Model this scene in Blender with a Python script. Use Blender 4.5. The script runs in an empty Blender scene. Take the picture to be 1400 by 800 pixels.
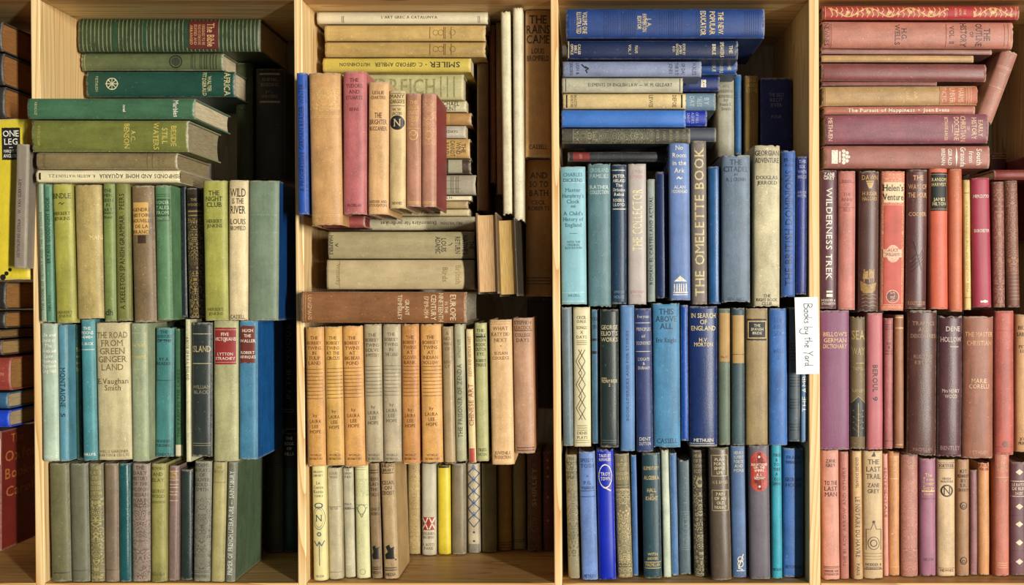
import bpy, bmesh, math, random
from mathutils import Vector, Matrix
S = bpy.context.scene
C = S.collection
R = random.Random(7)
CX = 800                                  # photo column straight ahead of the camera
D = 1.5                                   # camera distance to the front plane (y = 0); there 1 px = 1 mm

# ------------------------------------------------------------ camera, light, exposure
cam = bpy.data.cameras.new('camera'); co = bpy.data.objects.new('camera', cam); C.objects.link(co)
co.location = (0, -D, 0); co.rotation_euler = (math.pi/2, 0, 0)
cam.sensor_width = 36; cam.lens = 36*D/1.4; cam.shift_x = -(CX-700)/1400; cam.clip_start = .05
S.camera = co
w = bpy.data.worlds.new('room_light'); S.world = w; w.use_nodes = True
bgn = w.node_tree.nodes['Background']; bgn.inputs[0].default_value = (1.0, .96, .90, 1); bgn.inputs[1].default_value = .105
# tall window well off to the right, behind the camera: the one strong light of the room
wn = bpy.data.lights.new('window_light', 'AREA'); wo = bpy.data.objects.new('window_light', wn); C.objects.link(wo)
wn.shape = 'RECTANGLE'; wn.size = .42; wn.size_y = 3.2; wn.energy = 1420; wn.color = (1.0, .955, .86)
wo.location = (-.1+.69*8, -8, .25); wo.rotation_euler = (Vector((-.1, 0, 0))-Vector((-.1+.69*8, -8, 0))).to_track_quat('-Z', 'Y').to_euler()
S.view_settings.view_transform = 'Standard'; S.view_settings.look = 'None'
S.view_settings.exposure = 0; S.view_settings.gamma = 1; S.view_settings.use_curve_mapping = False

# ------------------------------------------------------------ colour and material helpers
def lin(h):
    h = h.lstrip('#'); o = []
    for i in (0, 2, 4):
        c = int(h[i:i+2], 16)/255
        o.append(c/12.92 if c <= .04045 else ((c+.055)/1.055)**2.4)
    return (o[0], o[1], o[2], 1)
def nt(name):
    m = bpy.data.materials.new(name); m.use_nodes = True
    t = m.node_tree; t.nodes.clear()
    out = t.nodes.new('ShaderNodeOutputMaterial'); b = t.nodes.new('ShaderNodeBsdfPrincipled')
    t.links.new(b.outputs[0], out.inputs[0])
    return m, t, b
class G:
    """tiny node-graph helper"""
    def __init__(s, t): s.t = t
    def n(s, ty, **k):
        x = s.t.nodes.new(ty)
        for a, v in k.items(): setattr(x, a, v)
        return x
    def put(s, sock, v):
        if isinstance(v, bpy.types.NodeSocket): s.t.links.new(v, sock)
        else: sock.default_value = v
    def math(s, op, a, b=0.0, c=None, clamp=False):
        x = s.n('ShaderNodeMath', operation=op, use_clamp=clamp); s.put(x.inputs[0], a); s.put(x.inputs[1], b)
        if c is not None: s.put(x.inputs[2], c)
        return x.outputs[0]
    def vm(s, op, a, b):
        x = s.n('ShaderNodeVectorMath', operation=op); s.put(x.inputs[0], a); s.put(x.inputs[1], b); return x.outputs[0]
    def noise(s, vec, sc, det=3, ro=.55):
        x = s.n('ShaderNodeTexNoise'); s.put(x.inputs['Vector'], vec); x.inputs['Scale'].default_value = sc
        x.inputs['Detail'].default_value = det; x.inputs['Roughness'].default_value = ro; return x.outputs['Fac']
    def mr(s, v, a, b, c=0.0, d=1.0):
        x = s.n('ShaderNodeMapRange'); s.put(x.inputs[0], v)
        for i, q in enumerate((a, b, c, d)): x.inputs[i+1].default_value = q
        return x.outputs[0]
    def mix(s, f, a, b, mode='MIX'):
        x = s.n('ShaderNodeMix', data_type='RGBA', blend_type=mode); s.put(x.inputs[0], f); s.put(x.inputs[6], a); s.put(x.inputs[7], b); return x.outputs[2]
    def sep(s, v):
        x = s.n('ShaderNodeSeparateXYZ'); s.put(x.inputs[0], v); return x.outputs
    def comb(s, a, b, c):
        x = s.n('ShaderNodeCombineXYZ'); s.put(x.inputs[0], a); s.put(x.inputs[1], b); s.put(x.inputs[2], c); return x.outputs[0]

def calib(c):
    import colorsys
    h, sa, v_ = colorsys.rgb_to_hsv(*c[:3])
    if .16 < h < .33:
        h -= .016; sa *= 1.04; v_ *= .93
    elif .12 <= h < .5: v_ *= .93; sa *= .97
    elif h < .12 or h > .95: h = (h+.008) % 1; sa *= .95; v_ *= .95
    elif h > .8: sa *= .95; v_ *= .95
    else: sa = min(1, sa*1.04); v_ *= .88
    return colorsys.hsv_to_rgb(h, sa, v_)+(1,)
def cover_mat(col, w=.03, h=.19, rough=.5, pat=None, acc='#c9a85a', vr=(0, 1), wear=1.0, mott=1.0, psc=1.0):
    """aged bookcloth: blotches, vertical rubbing, fine grain, frayed pale ends; optional blocked pattern"""
    m, t, b = nt('bookcloth'); g = G(t)
    tc = g.n('ShaderNodeTexCoord').outputs['Object']
    sd = R.uniform(-50, 50)
    v = g.vm('ADD', tc, (sd, sd*.7, -sd*.3))
    xyz = g.sep(tc); X = xyz[0]; Z = xyz[2]
    st = g.vm('MULTIPLY', v, (1, 1, .16))
    c = calib(lin(col)); mott *= 1.15
    lo = tuple(q*(1-.50*mott) for q in c[:3])+(1,)
    hi = tuple(min(1, q*(1+.34*mott)+.003*mott) for q in c[:3])+(1,)
    f = g.math('ADD', g.math('MULTIPLY', g.noise(v, 24, 7, .74), .6), g.math('MULTIPLY', g.noise(st, 90, 5, .68), .4))
    k = g.mix(g.mr(f, .34, .66), lo, hi)
    fine = g.noise(v, 900, 2, .7)
    k = g.mix(.32*mott, k, g.mix(g.mr(fine, .3, .7), tuple(q*.6 for q in c[:3])+(1,), tuple(min(1, q*1.3+.003) for q in c[:3])+(1,)))
    if pat:
        ax = g.math('ABSOLUTE', X)
        pv = g.comb(ax, 0.0, Z)
        inr = g.math('MULTIPLY', g.math('GREATER_THAN', Z, vr[0]*h), g.math('LESS_THAN', Z, vr[1]*h))
        if pat == 'floral':
            wv = g.vm('ADD', pv, g.vm('SCALE', (0, 0, 0), (0, 0, 0)))
            vo = g.n('ShaderNodeTexVoronoi', feature='F1'); g.put(vo.inputs['Vector'], g.vm('ADD', pv, (sd, 0, sd))); vo.inputs['Scale'].default_value = 150*psc
            rr = g.math('SINE', g.math('MULTIPLY', vo.outputs['Distance'], 17.0))
            n2 = g.noise(g.vm('ADD', pv, (sd, 0, 0)), 420*psc, 2, .5)
            mk = g.mr(g.math('ADD', rr, g.math('MULTIPLY', g.math('SUBTRACT', n2, .5), 5.0)), .1, .75)
        elif pat == 'scroll':
            n2 = g.noise(g.vm('ADD', pv, (sd, 0, sd)), 130*psc, 1.5, .5)
            rr = g.math('SINE', g.math('MULTIPLY', n2, 60.0)); mk = g.mr(rr, .3, .8)
        elif pat == 'ribs':
            rr = g.math('SINE', g.math('MULTIPLY', Z, 6.2832/.0058*psc)); mk = g.mr(rr, .5, .95)
        elif pat == 'weave':
            a1 = g.math('SINE', g.math('MULTIPLY', X, 1500.0*psc)); a2 = g.math('SINE', g.math('MULTIPLY', Z, 1500.0*psc))
            mk = g.mr(g.math('MULTIPLY', a1, a2), .0, .6)
        mk = g.math('MULTIPLY', mk, inr)
        mk = g.math('MULTIPLY', mk, g.mr(g.noise(v, 60, 3), .25, .5))
        k = g.mix(g.math('MULTIPLY', mk, .85), k, lin(acc))
    # rubbed ends and joints (wear with its own shape)
    e = g.math('MINIMUM', Z, g.math('SUBTRACT', h, Z))
    e = g.math('ADD', e, g.math('MULTIPLY', g.math('SUBTRACT', g.noise(v, 260, 3, .7), .5), .009))
    wm = g.math('MULTIPLY', g.mr(e, .0030, .0004), .8*wear)
    sx = g.math('SUBTRACT', w/2, g.math('ABSOLUTE', X))
    sx = g.math('ADD', sx, g.math('MULTIPLY', g.math('SUBTRACT', g.noise(v, 200, 3, .7), .5), .003))
    wm = g.math('MAXIMUM', wm, g.math('MULTIPLY', g.mr(sx, .0014, .0001), .45*wear))
    worn = tuple(min(1, q*.6+.27) for q in c[:3]); worn = (worn[0], worn[1]*.93, worn[2]*.78, 1)
    k = g.mix(wm, k, worn)
    sp = g.math('GREATER_THAN', g.noise(v, 330, 1, .4), .735)
    k = g.mix(g.math('MULTIPLY', sp, .35*mott), k, tuple(min(1, q*1.5+.12) for q in c[:3])+(1,))
    t.links.new(k, b.inputs['Base Color'])
    b.inputs['Roughness'].default_value = rough
    b.inputs['Specular IOR Level'].default_value = .45
    bp = g.n('ShaderNodeBump'); bp.inputs['Strength'].default_value = .35; bp.inputs['Distance'].default_value = .0006
    hh = g.math('ADD', fine, g.math('MULTIPLY', g.noise(st, 90, 3), 1.2))
    if pat == 'ribs': hh = g.math('ADD', hh, g.math('MULTIPLY', mk, 2.0))
    g.put(bp.inputs['Height'], hh); t.links.new(bp.outputs[0], b.inputs['Normal'])
    return m
_ink = {}
def ink(col):
    if col not in _ink:
        m, t, b = nt('lettering_foil'); g = G(t)
        tc = g.n('ShaderNodeTexCoord').outputs['Object']; c = lin(col)
        k = g.mix(g.mr(g.noise(tc, 350, 3, .7), .35, .6), tuple(q*.6 for q in c[:3])+(1,), c)
        t.links.new(k, b.inputs['Base Color']); b.inputs['Roughness'].default_value = .5
        _ink[col] = m
    return _ink[col]
_pg = {}
def page_mat(col='#d9c8a4'):
    if col not in _pg:
        m, t, b = nt('old_paper_pages'); g = G(t)
        tc = g.n('ShaderNodeTexCoord').outputs['Object']; c = lin(col)
        st = g.vm('MULTIPLY', tc, (1, .03, .03))
        f = g.noise(st, 1600, 2, .6)
        k = g.mix(g.mr(f, .35, .65), tuple(q*.55 for q in c[:3])+(1,), c)
        k = g.mix(g.mr(g.noise(tc, 40, 4, .6), .4, .7, 0, .4), k, (c[0]*.8, c[1]*.62, c[2]*.4, 1))
        t.links.new(k, b.inputs['Base Color']); b.inputs['Roughness'].default_value = .85
        bp = g.n('ShaderNodeBump'); bp.inputs['Strength'].default_value = .4; bp.inputs['Distance'].default_value = .0004
        g.put(bp.inputs['Height'], f); t.links.new(bp.outputs[0], b.inputs['Normal'])
        _pg[col] = m
    return _pg[col]
def wood_mat(axis, a='#f0d8a2', bb='#c68c46', seed=0):
    """pale pine: long cathedral grain along one axis, soft and irregular, with a few knots"""
    m, t, b = nt('pine_wood'); g = G(t)
    tc = g.vm('ADD', g.n('ShaderNodeTexCoord').outputs['Object'], (seed*3.1, seed*1.7, seed*2.3))
    s = {'x': (.05, 1, 1), 'y': (1, .05, 1), 'z': (1, 1, .05)}[axis]
    st = g.vm('MULTIPLY', tc, s)
    w1 = g.noise(st, 14, 2, .5)                        # growth-ring field: its contours are the grain lines
    ph = g.math('MULTIPLY', w1, 95.0)
    saw = g.math('FRACT', g.math('MULTIPLY', ph, .25))
    ring = g.math('POWER', saw, 2.5)
    fine = g.noise(g.vm('MULTIPLY', tc, tuple(.25 if q < 1 else 1 for q in s)), 420, 3, .6)
    fine2 = g.noise(st, 300, 3, .6)
    f = g.math('ADD', g.math('MULTIPLY', ring, .62), g.math('ADD', g.math('MULTIPLY', fine2, .34), g.math('MULTIPLY', fine, .10)))
    k = g.mix(g.mr(f, .15, .95), lin(a), lin(bb))
    k = g.mix(g.mr(g.noise(st, 9, 2), .35, .7, 0, .35), k, lin(bb))
    vo = g.n('ShaderNodeTexVoronoi'); g.put(vo.inputs['Vector'], g.vm('MULTIPLY', tc, tuple(.35+.65*z for z in s))); vo.inputs['Scale'].default_value = 5.0
    k = g.mix(g.mr(vo.outputs['Distance'], .05, .03), k, lin('#8a5526'))
    t.links.new(k, b.inputs['Base Color']); b.inputs['Roughness'].default_value = .5
    bp = g.n('ShaderNodeBump'); bp.inputs['Strength'].default_value = .15; bp.inputs['Distance'].default_value = .0004
    g.put(bp.inputs['Height'], f); t.links.new(bp.outputs[0], b.inputs['Normal'])
    return m
def flat_mat(name, col, rough=.7, nz=.1):
    m, t, b = nt(name); g = G(t); c = lin(col)
    tc = g.n('ShaderNodeTexCoord').outputs['Object']
    t.links.new(g.mix(g.mr(g.noise(tc, 60, 4), .3, .7), tuple(q*(1-nz) for q in c[:3])+(1,), c), b.inputs['Base Color'])
    b.inputs['Roughness'].default_value = rough
    return m

# ------------------------------------------------------------ mesh helpers
def link(name, bm, mats, parent=None, smooth=False):
    me = bpy.data.meshes.new(name); bm.normal_update(); bm.to_mesh(me); bm.free()
    for m in (mats if isinstance(mats, (list, tuple)) else [mats]): me.materials.append(m)
    if smooth:
        for p in me.polygons: p.use_smooth = True
    o = bpy.data.objects.new(name, me); C.objects.link(o)
    if parent: o.parent = parent
    return o
def hexa(bm, P):
    """8 corners: bottom 4 ccw then top 4"""
    v = [bm.verts.new(p) for p in P]
    for f in ((3, 2, 1, 0), (4, 5, 6, 7), (0, 1, 5, 4), (1, 2, 6, 5), (2, 3, 7, 6), (3, 0, 4, 7)): bm.faces.new([v[i] for i in f])
    return v
def box(bm, x0, x1, y0, y1, z0, z1, bev=0):
    b2 = bmesh.new() if bev else bm
    hexa(b2, [(x0, y0, z0), (x1, y0, z0), (x1, y1, z0), (x0, y1, z0), (x0, y0, z1), (x1, y0, z1), (x1, y1, z1), (x0, y1, z1)])
    if bev:
        bmesh.ops.bevel(b2, geom=b2.edges[:], offset=bev, segments=2, profile=.5, affect='EDGES')
        me = bpy.data.meshes.new('t'); b2.to_mesh(me); b2.free(); bm.from_mesh(me); bpy.data.meshes.remove(me)
def px(x, y, d):
    k = (1+d/D)/1000
    return (x-CX)*k, (400-y)*k
def thing(name, label, cat, loc, group=None, rot=(0, 0, 0)):
    o = bpy.data.objects.new(name, None); C.objects.link(o); o.empty_display_size = .02
    o.location = loc; o.rotation_euler = rot; o['label'] = label; o['category'] = cat
    if group: o['group'] = group
    return o

# ------------------------------------------------------------ glyphs (built-in font turned to meshes once)
CH = {}
def build_glyphs():
    chars = sorted(set("ABCDEFGHIJKLMNOPQRSTUVWXYZabcdefghijklmnopqrstuvwxyz0123456789.,'&-:!;ÁÖäö·•—"))
    obs = []
    for c in chars:
        cu = bpy.data.curves.new('g', 'FONT'); cu.body = c; cu.resolution_u = 2; cu.size = 1; cu.offset = 0 if c in 'MWNmw' else .010
        o = bpy.data.objects.new('g', cu); C.objects.link(o); obs.append((c, o, cu))
    dg = bpy.context.evaluated_depsgraph_get(); dg.update()
    for c, o, cu in obs:
        me = bpy.data.meshes.new_from_object(o.evaluated_get(dg))
        vs = [(v.co.x, v.co.y) for v in me.vertices]; fs = [tuple(p.vertices) for p in me.polygons]
        if vs:
            x0 = min(v[0] for v in vs); x1 = max(v[0] for v in vs)
            CH[c] = ([(a-x0, b) for a, b in vs], fs, x1-x0)
        bpy.data.meshes.remove(me); bpy.data.objects.remove(o); bpy.data.curves.remove(cu)
build_glyphs()
CAP = max(v[1] for v in CH['H'][0])
def text_geo(s, gap=.09, serif=True):
    """flat verts/faces with cap height 1, starting at x=0; small slab serifs on capitals"""
    V = []; F = []; x = 0
    for c in s:
        if c == ' ': x += .32; continue
        if c not in CH: continue
        vs, fs, wd = CH[c]; b = len(V)
        V += [(x+a, y) for a, y in vs]; F += [tuple(b+i for i in f) for f in fs]
        if serif and c in 'AFHIKLMNPRTUVWXYrnmhkil1':
            tops = {'A': [.5], 'F': [0], 'H': [.08, .92], 'I': [.5], 'K': [.08, .9], 'L': [.15], 'M': [.05, .95], 'N': [.05, .95], 'P': [0], 'R': [0], 'T': [],
                    'U': [.1, .9], 'V': [.06, .94], 'W': [.04, .96], 'X': [.08, .92], 'Y': [.08, .92]}
            bots = {'A': [.06, .94], 'F': [.1], 'H': [.08, .92], 'I': [.5], 'K': [.08, .92], 'L': [], 'M': [.05, .95], 'N': [.05], 'P': [.1], 'R': [.08, .92], 'T': [.5],
                    'U': [], 'V': [], 'W': [], 'X': [.08, .92], 'Y': [.5], 'r': [.1], 'n': [.08, .92], 'm': [.06, .5, .94], 'h': [.08, .92], 'k': [.08, .92], 'i': [.5], 'l': [.5], '1': [.6]}
            sw = .11; sh = .035
            for lst, yy in ((tops.get(c, []), CAP-sh), (bots.get(c, []), 0)):
                for q in lst:
                    cx = x+q*wd; b = len(V)
                    V += [(cx-sw, yy), (cx+sw, yy), (cx+sw, yy+sh), (cx-sw, yy+sh)]; F.append((b, b+1, b+2, b+3))
        x += wd+gap
    x = max(x-gap, .01)
    return [(a/CAP, b/CAP) for a, b in V], F, x/CAP

# ------------------------------------------------------------ the book builder
class Prof:
    def __init__(s, w, p, b, e=.0035): s.w, s.p, s.b, s.e = w, p, b, e
    def y(s, x):
        u = min(1, abs(x)/(s.w/2))
        return s.e-(s.e+s.b)*math.sqrt(max(0, 1-u**s.p))
def patch(bm, pr, quads, mi, off, cut=False):
    for V, F in quads:
        if cut and V:
            b2 = bmesh.new(); q = [b2.verts.new((x, 0, z)) for x, z in V]
            for f in F:
                try: b2.faces.new([q[i] for i in f])
                except ValueError: pass
            lo = min(x for x, z in V); hi = max(x for x, z in V)
            for k in range(-7, 8):
                c = math.sin(k/8*math.pi/2)*pr.w/2
                if lo+1e-5 < c < hi-1e-5:
                    bmesh.ops.bisect_plane(b2, geom=b2.verts[:]+b2.edges[:]+b2.faces[:], plane_co=(c, 0, 0), plane_no=(1, 0, 0))
            b2.verts.index_update(); V = [(u.co.x, u.co.z) for u in b2.verts]; F = [tuple(u.index for u in f.verts) for f in b2.faces]; b2.free()
        vs = [bm.verts.new((x, pr.y(x)-off, z)) for x, z in V]
        for f in F:
            try:
                fc = bm.faces.new([vs[i] for i in f]); fc.material_index = mi
                fc.normal_update()
                if fc.normal.y > 0: fc.normal_flip()
            except ValueError: pass
def grid_rect(x0, x1, z0, z1, n=10, jag=0):
    V = []; F = []
    for i in range(n+1):
        x = x0+(x1-x0)*i/n
        V += [(x, z0+R.uniform(-jag, jag)), (x, z1+R.uniform(-jag, jag))]
    for i in range(n): F.append((2*i, 2*i+2, 2*i+3, 2*i+1))
    return V, F
def ring_geo(cx, cz, r, th, sx=1, a0=0, a1=360, n=28):
    V = []; F = []
    for i in range(n+1):
        a = math.radians(a0+(a1-a0)*i/n)
        for q in (r, r-th): V.append((cx+math.cos(a)*q*sx, cz+math.sin(a)*q))
    for i in range(n): F.append((2*i, 2*i+2, 2*i+3, 2*i+1))
    return V, F
def disc_geo(cx, cz, r, sx=1, n=20):
    V = [(cx, cz)]+[(cx+math.cos(i*2*math.pi/n)*r*sx, cz+math.sin(i*2*math.pi/n)*r) for i in range(n)]
    return V, [(0, i+1, (i+1) % n+1) for i in range(n)]
def stroke_geo(pts, th):
    V = []; F = []
    for (xa, za), (xb, zb) in zip(pts, pts[1:]):
        dx, dz = xb-xa, zb-za; l = math.hypot(dx, dz) or 1; nx, nz = -dz/l*th/2, dx/l*th/2; b = len(V)
        V += [(xa+nx, za+nz), (xb+nx, zb+nz), (xb-nx, zb-nz), (xa-nx, za-nz)]; F.append((b, b+1, b+2, b+3))
    return V, F

# decoration entries (positions are along the spine in photo pixels)
def t(y, h, s, c=None, wd=.84, u=0): return ('t', y, h, s, c, wd, u)
def tl(y, st, h, lines, c=None, wd=.84): return [('t', y+i*st, h, s, c, wd, 0) for i, s in enumerate(lines)]
def v(y0, y1, h, s, c=None, u=0): return ('v', y0, y1, h, s, c, u)
def bar(y0, y1, c, u0=-.94, u1=.94): return ('bar', y0, y1, c, u0, u1)
def bars(ys, th, c, u0=-.9, u1=.9): return [('bar', y-th/2, y+th/2, c, u0, u1) for y in ys]
def frame(y0, y1, c, u=.8, th=.7): return ('frame', y0, y1, c, u, th)
def ring(y, r, c, th=1, sx=1, u=0): return ('ring', y, r, c, th, sx, u)
def disc(y, r, c, sx=1, u=0): return ('disc', y, r, c, sx, u)
def dia(y, hw, hh, c): return ('poly', y, [(-hw, 0), (0, -hh), (hw, 0), (0, hh)], c)
def poly(y, pts, c): return ('poly', y, pts, c)
def stk(y, pts, th, c): return ('stk', y, pts, th, c)
def lab(y0, y1, c, items, u0=-.86, u1=.86, jag=.3): return ('lab', y0, y1, c, items, u0, u1, jag)

def flatten(T):
    o = []
    for q in T:
        if isinstance(q, list): o += flatten(q)
        else: o.append(q)
    return o
def deco(bm, pr, zz, sc, T, slots, off, tc):
    def mi(c):
        c = c or tc
        if c not in slots: slots.append(c)
        return slots.index(c)
    hw = pr.w/2
    for q in T:
        k = q[0]
        if k == 't':
            _, y, h, s, c, wd, u = q
            V, F, L = text_geo(s); hh = h*sc*1.02; sx = hh*.92; wd = min(.9, wd)
            if L*sx > wd*pr.w:
                sx = wd*pr.w/L
                if sx < hh*.5: hh = sx/.5
            z = zz(y)-hh/2; x0 = -L*sx/2+u*hw
            patch(bm, pr, [([(x0+a*sx, z+b*hh) for a, b in V], F)], mi(c), off, True)
        elif k == 'v':
            _, ya, yb, h, s, c, u = q
            V, F, L = text_geo(s, .13); za, zb = zz(ya), zz(yb); ln = abs(zb-za); sx = ln/L
            hh = min(h*sc, pr.w*.8); sx = min(sx, hh*1.9); sg = 1 if zb > za else -1
            mid = (za+zb)/2; z0 = mid-sg*L*sx/2
            patch(bm, pr, [([(u*hw-sg*(b*hh-hh/2), z0+sg*a*sx) for a, b in V], F)], mi(c), off, True)
        elif k == 'bar':
            _, a, b2, c, u0, u1 = q
            patch(bm, pr, [grid_rect(u0*hw, u1*hw, zz(b2), zz(a))], mi(c), off*.8)
        elif k == 'frame':
            _, a, b2, c, u, th = q; th *= sc; za, zb = sorted((zz(a), zz(b2)))
            patch(bm, pr, [grid_rect(-u*hw, u*hw, za, za+th), grid_rect(-u*hw, u*hw, zb-th, zb), grid_rect(-u*hw, -u*hw+th, za, zb, 2), grid_rect(u*hw-th, u*hw, za, zb, 2)], mi(c), off)
        elif k == 'ring':
            _, y, r, c, th, sx, u = q
            patch(bm, pr, [ring_geo(u*hw, zz(y), r*sc, th*sc, sx)], mi(c), off, True)
        elif k == 'disc':
            _, y, r, c, sx, u = q
            patch(bm, pr, [disc_geo(u*hw, zz(y), r*sc, sx)], mi(c), off*.9, True)
        elif k == 'poly':
            _, y, pts, c = q
            patch(bm, pr, [([(a*sc, zz(y)+b*sc) for a, b in pts], [tuple(range(len(pts)))])], mi(c), off, True)
        elif k == 'stk':
            _, y, pts, th, c = q
            patch(bm, pr, [stroke_geo([(a*sc, zz(y)+b*sc) for a, b in pts], th*sc)], mi(c), off, True)

N_BOOK = 0
def make_book(label, group, F, H, w, d, col, dp=.125, T=(), tc='#d8b765', rough=.5, pat=None, acc='#c9a85a', vr=(0, 1), p=2.4, b=.0022,
              side=None, pages='#d9c8a4', kind='cloth', wear=1.0, mott=1.0, psc=1.0, turn=False, lying=False, stand=False, fray=1.0, yaw=0, head=None):
    """F, H: foot and head centre of the spine in photo pixels at depth d; w thickness in pixels"""
    global N_BOOK; N_BOOK += 1
    sc = (1+d/D)/1000
    fx, fz = px(F[0], F[1], d); hx, hz = px(H[0], H[1], d)
    h = math.hypot(hx-fx, hz-fz); W = w*sc-.0004
    th = math.atan2(hx-fx, hz-fz)
    if stand: fz += W/2*abs(math.sin(th))+.0004
    e = thing('book', label, 'book', (fx, d+(dp if turn else 0), fz), group)
    e.rotation_euler = (Matrix.Rotation(th, 3, 'Y') @ Matrix.Rotation((math.pi if turn else 0)+yaw, 3, 'Z')).to_euler()
    if lying: zz = lambda q: abs(q-F[0])*sc*h/max(1e-6, abs(hx-fx))
    else: zz = lambda q: (F[1]-q)*sc*h/max(1e-6, abs(hz-fz))
    T = flatten(T)
    if b*2 > W*.35: b = W*.12
    eh = min(.0035, W*.2)
    pr = Prof(W, p, b, eh)
    paper = kind == 'paper'
    # spine: thin curved shell with slightly ragged ends
    bm = bmesh.new(); n = 14; rows = [0, .02, .25, .5, .75, .98, 1]; tk = .0011
    us = [math.sin((i/n-.5)*math.pi) for i in range(n+1)]
    wob = [R.uniform(-1, 1)*.00025 for _ in rows]
    jt = [(R.uniform(-1, .3) if R.random() < .45 else R.uniform(-.25, .1))*.0009*fray for _ in us]; jb = [R.uniform(0, 1)*.0008*fray for _ in us]
    def layer(inset):
        g = []
        for ri, r in enumerate(rows):
            row = []
            for ci, u in enumerate(us):
                x = u*(W/2-inset)
                z = r*h
                if r > .9: z += jt[ci]*(1 if r == 1 else .2)
                if r < .1: z += jb[ci]*(1 if r == 0 else .2)
                y = pr.y(u*W/2)+inset
                cr = .0006 if r in (0, 1) else 0            # rounded turn-in at head and tail
                row.append(bm.verts.new((x+wob[ri]*(0 if abs(u) > .99 else 1), y+cr, z)))
            g.append(row)
        return g
    A = layer(0); B = layer(tk); m = len(rows)
    for i in range(m-1):
        for j in range(n):
            bm.faces.new((A[i][j], A[i][j+1], A[i+1][j+1], A[i+1][j])); bm.faces.new((B[i][j+1], B[i][j], B[i+1][j], B[i+1][j+1]))
    for j in range(n):
        bm.faces.new((A[m-1][j], A[m-1][j+1], B[m-1][j+1], B[m-1][j])); bm.faces.new((A[0][j+1], A[0][j], B[0][j], B[0][j+1]))
    for i in range(m-1):
        bm.faces.new((A[i][0], A[i+1][0], B[i+1][0], B[i][0])); bm.faces.new((A[i+1][n], A[i][n], B[i][n], B[i+1][n]))
    for f in bm.faces: f.smooth = True
    slots = ['*']
    deco(bm, pr, zz, sc, [q for q in T if q[0] != 'lab'], slots, .00025, tc)
    cm = cover_mat(col, W, h, rough, pat, acc, vr, wear, mott, psc)
    link('spine', bm, [cm if s == '*' else ink(s) for s in slots], e)
    for q in T:
        if q[0] != 'lab': continue
        _, a, b2, c, items, u0, u1, jag = q
        bm = bmesh.new(); za, zb = sorted((zz(a), zz(b2)))
        patch(bm, pr, [grid_rect(u0*W/2, u1*W/2, za, zb, 12, jag*sc)], 0, .0004)
        sl = ['*']; deco(bm, pr, zz, sc, flatten(items), sl, .0007, tc)
        o = link('title_label', bm, [flat_mat('label_paper', c, .6, .25) if s == '*' else ink(s) for s in sl], e)
        o['label'] = 'contrasting title label on the spine'
    # boards
    bt = .0006 if paper else .0022
    bt = min(bt, W*.14)
    sm = cover_mat(side, W*4, h, rough, wear=wear*.5, mott=mott) if side else cover_mat(col, W*4, h, rough, wear=wear*.4, mott=mott)
    for s in (-1, 1):
        bm = bmesh.new(); x0, x1 = sorted((s*(W/2-bt), s*W/2))
        box(bm, x0, x1, eh*.9, dp, .0004 if paper else 0, h-(.0004 if paper else 0), min(.0005, bt*.3))
        ob = link('cover_board', bm, sm, e)
        if side: ob['label'] = 'cover board of another colour than the spine'
    # page block, rounded at the back, hollowed at the fore-edge
    bm = bmesh.new(); ins = .0006 if paper else .0028
    hw = W/2-bt-.0001; pf = []
    for i in range(9):
        u = -1+i/4; pf.append((u*hw, max(pr.y(u*hw)+tk+.0002, eh*.2)))
    conc = min(.006, W*.16) if not paper else 0
    bk = [(u/4*hw, dp-ins-conc*(1-(u/4)**2)) for u in range(4, -5, -1)]
    ring_ = pf+bk
    lo = [bm.verts.new((x, y, ins)) for x, y in ring_]; hi = [bm.verts.new((x, y, h-ins)) for x, y in ring_]
    k = len(ring_)
    for i in range(k): bm.faces.new((lo[i], lo[(i+1) % k], hi[(i+1) % k], hi[i]))
    bm.faces.new(lo[::-1]); bm.faces.new(hi)
    link('page_block', bm, page_mat(pages), e)
    return e

ORD = ['first', 'second', 'third', 'fourth', 'fifth', 'sixth', 'seventh', 'eighth', 'ninth', 'tenth', 'eleventh', 'twelfth', 'thirteenth', 'fourteenth', 'fifteenth', 'sixteenth', 'seventeenth', 'eighteenth', 'nineteenth', 'twentieth']
def place(i, n, a, b):
    if n == 1: return ''
    if i == 0: return a
    if i == n-1: return b
    return ORD[i]
def upright(row, books, floor=None, d=0.0, dp=.125, grp=None):
    P = []
    for B_ in books:
        o = dict(B_[8]) if len(B_) > 8 else {}
        x0, x1, b0, b1, yt, yb = B_[1:7]
        dd = o.pop('d', d)
        if floor is not None:
            dd = max(-.006, D*(floor*1000/(yb-400)-1))
            if .02 < dd < .1: dd = .02+(dd-.02)*.3
        if floor is not None or (d > .15 and yb > 740): yb = 400+(FL-.0005)*1000/(1+dd/D)
        o.setdefault('dp', min(dp, .268-dd) if dd > .1 else dp)
        w_ = ((x1-x0)+(b1-b0))/2
        k = 1+dd/D
        # neighbouring cases may touch but not cut into each other: edges compared in world units at foot and head
        P.append([B_, o, dd, k, ((x0+x1)/2-CX)*k, ((b0+b1)/2-CX)*k, w_*k, yt, yb])
    for A_, Z_ in zip(P, P[1:]):
        if A_[2]+A_[1]['dp'] < Z_[2] or Z_[2]+Z_[1]['dp'] < A_[2] or A_[8] <= Z_[7] or Z_[8] <= A_[7]: continue
        ov = max((A_[4]+A_[6]/2)-(Z_[4]-Z_[6]/2), (A_[5]+A_[6]/2)-(Z_[5]-Z_[6]/2))+.25
        if ov > 0:
            for q, sg in ((A_, -1), (Z_, 1)):
                q[6] -= ov/2; q[4] += sg*ov/4; q[5] += sg*ov/4
    for i, (B_, o, dd, k, ct, cb, w_, yt, yb) in enumerate(P):
        o['stand'] = floor is not None or (d > .15 and yb > 740)
        make_book(f"{B_[0]}, {ORD[i]} from left in {row}", grp or f"upright books in the {row}", (cb/k+CX, yb), (ct/k+CX, yt), w_/k, dd, B_[7], **o)
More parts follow.
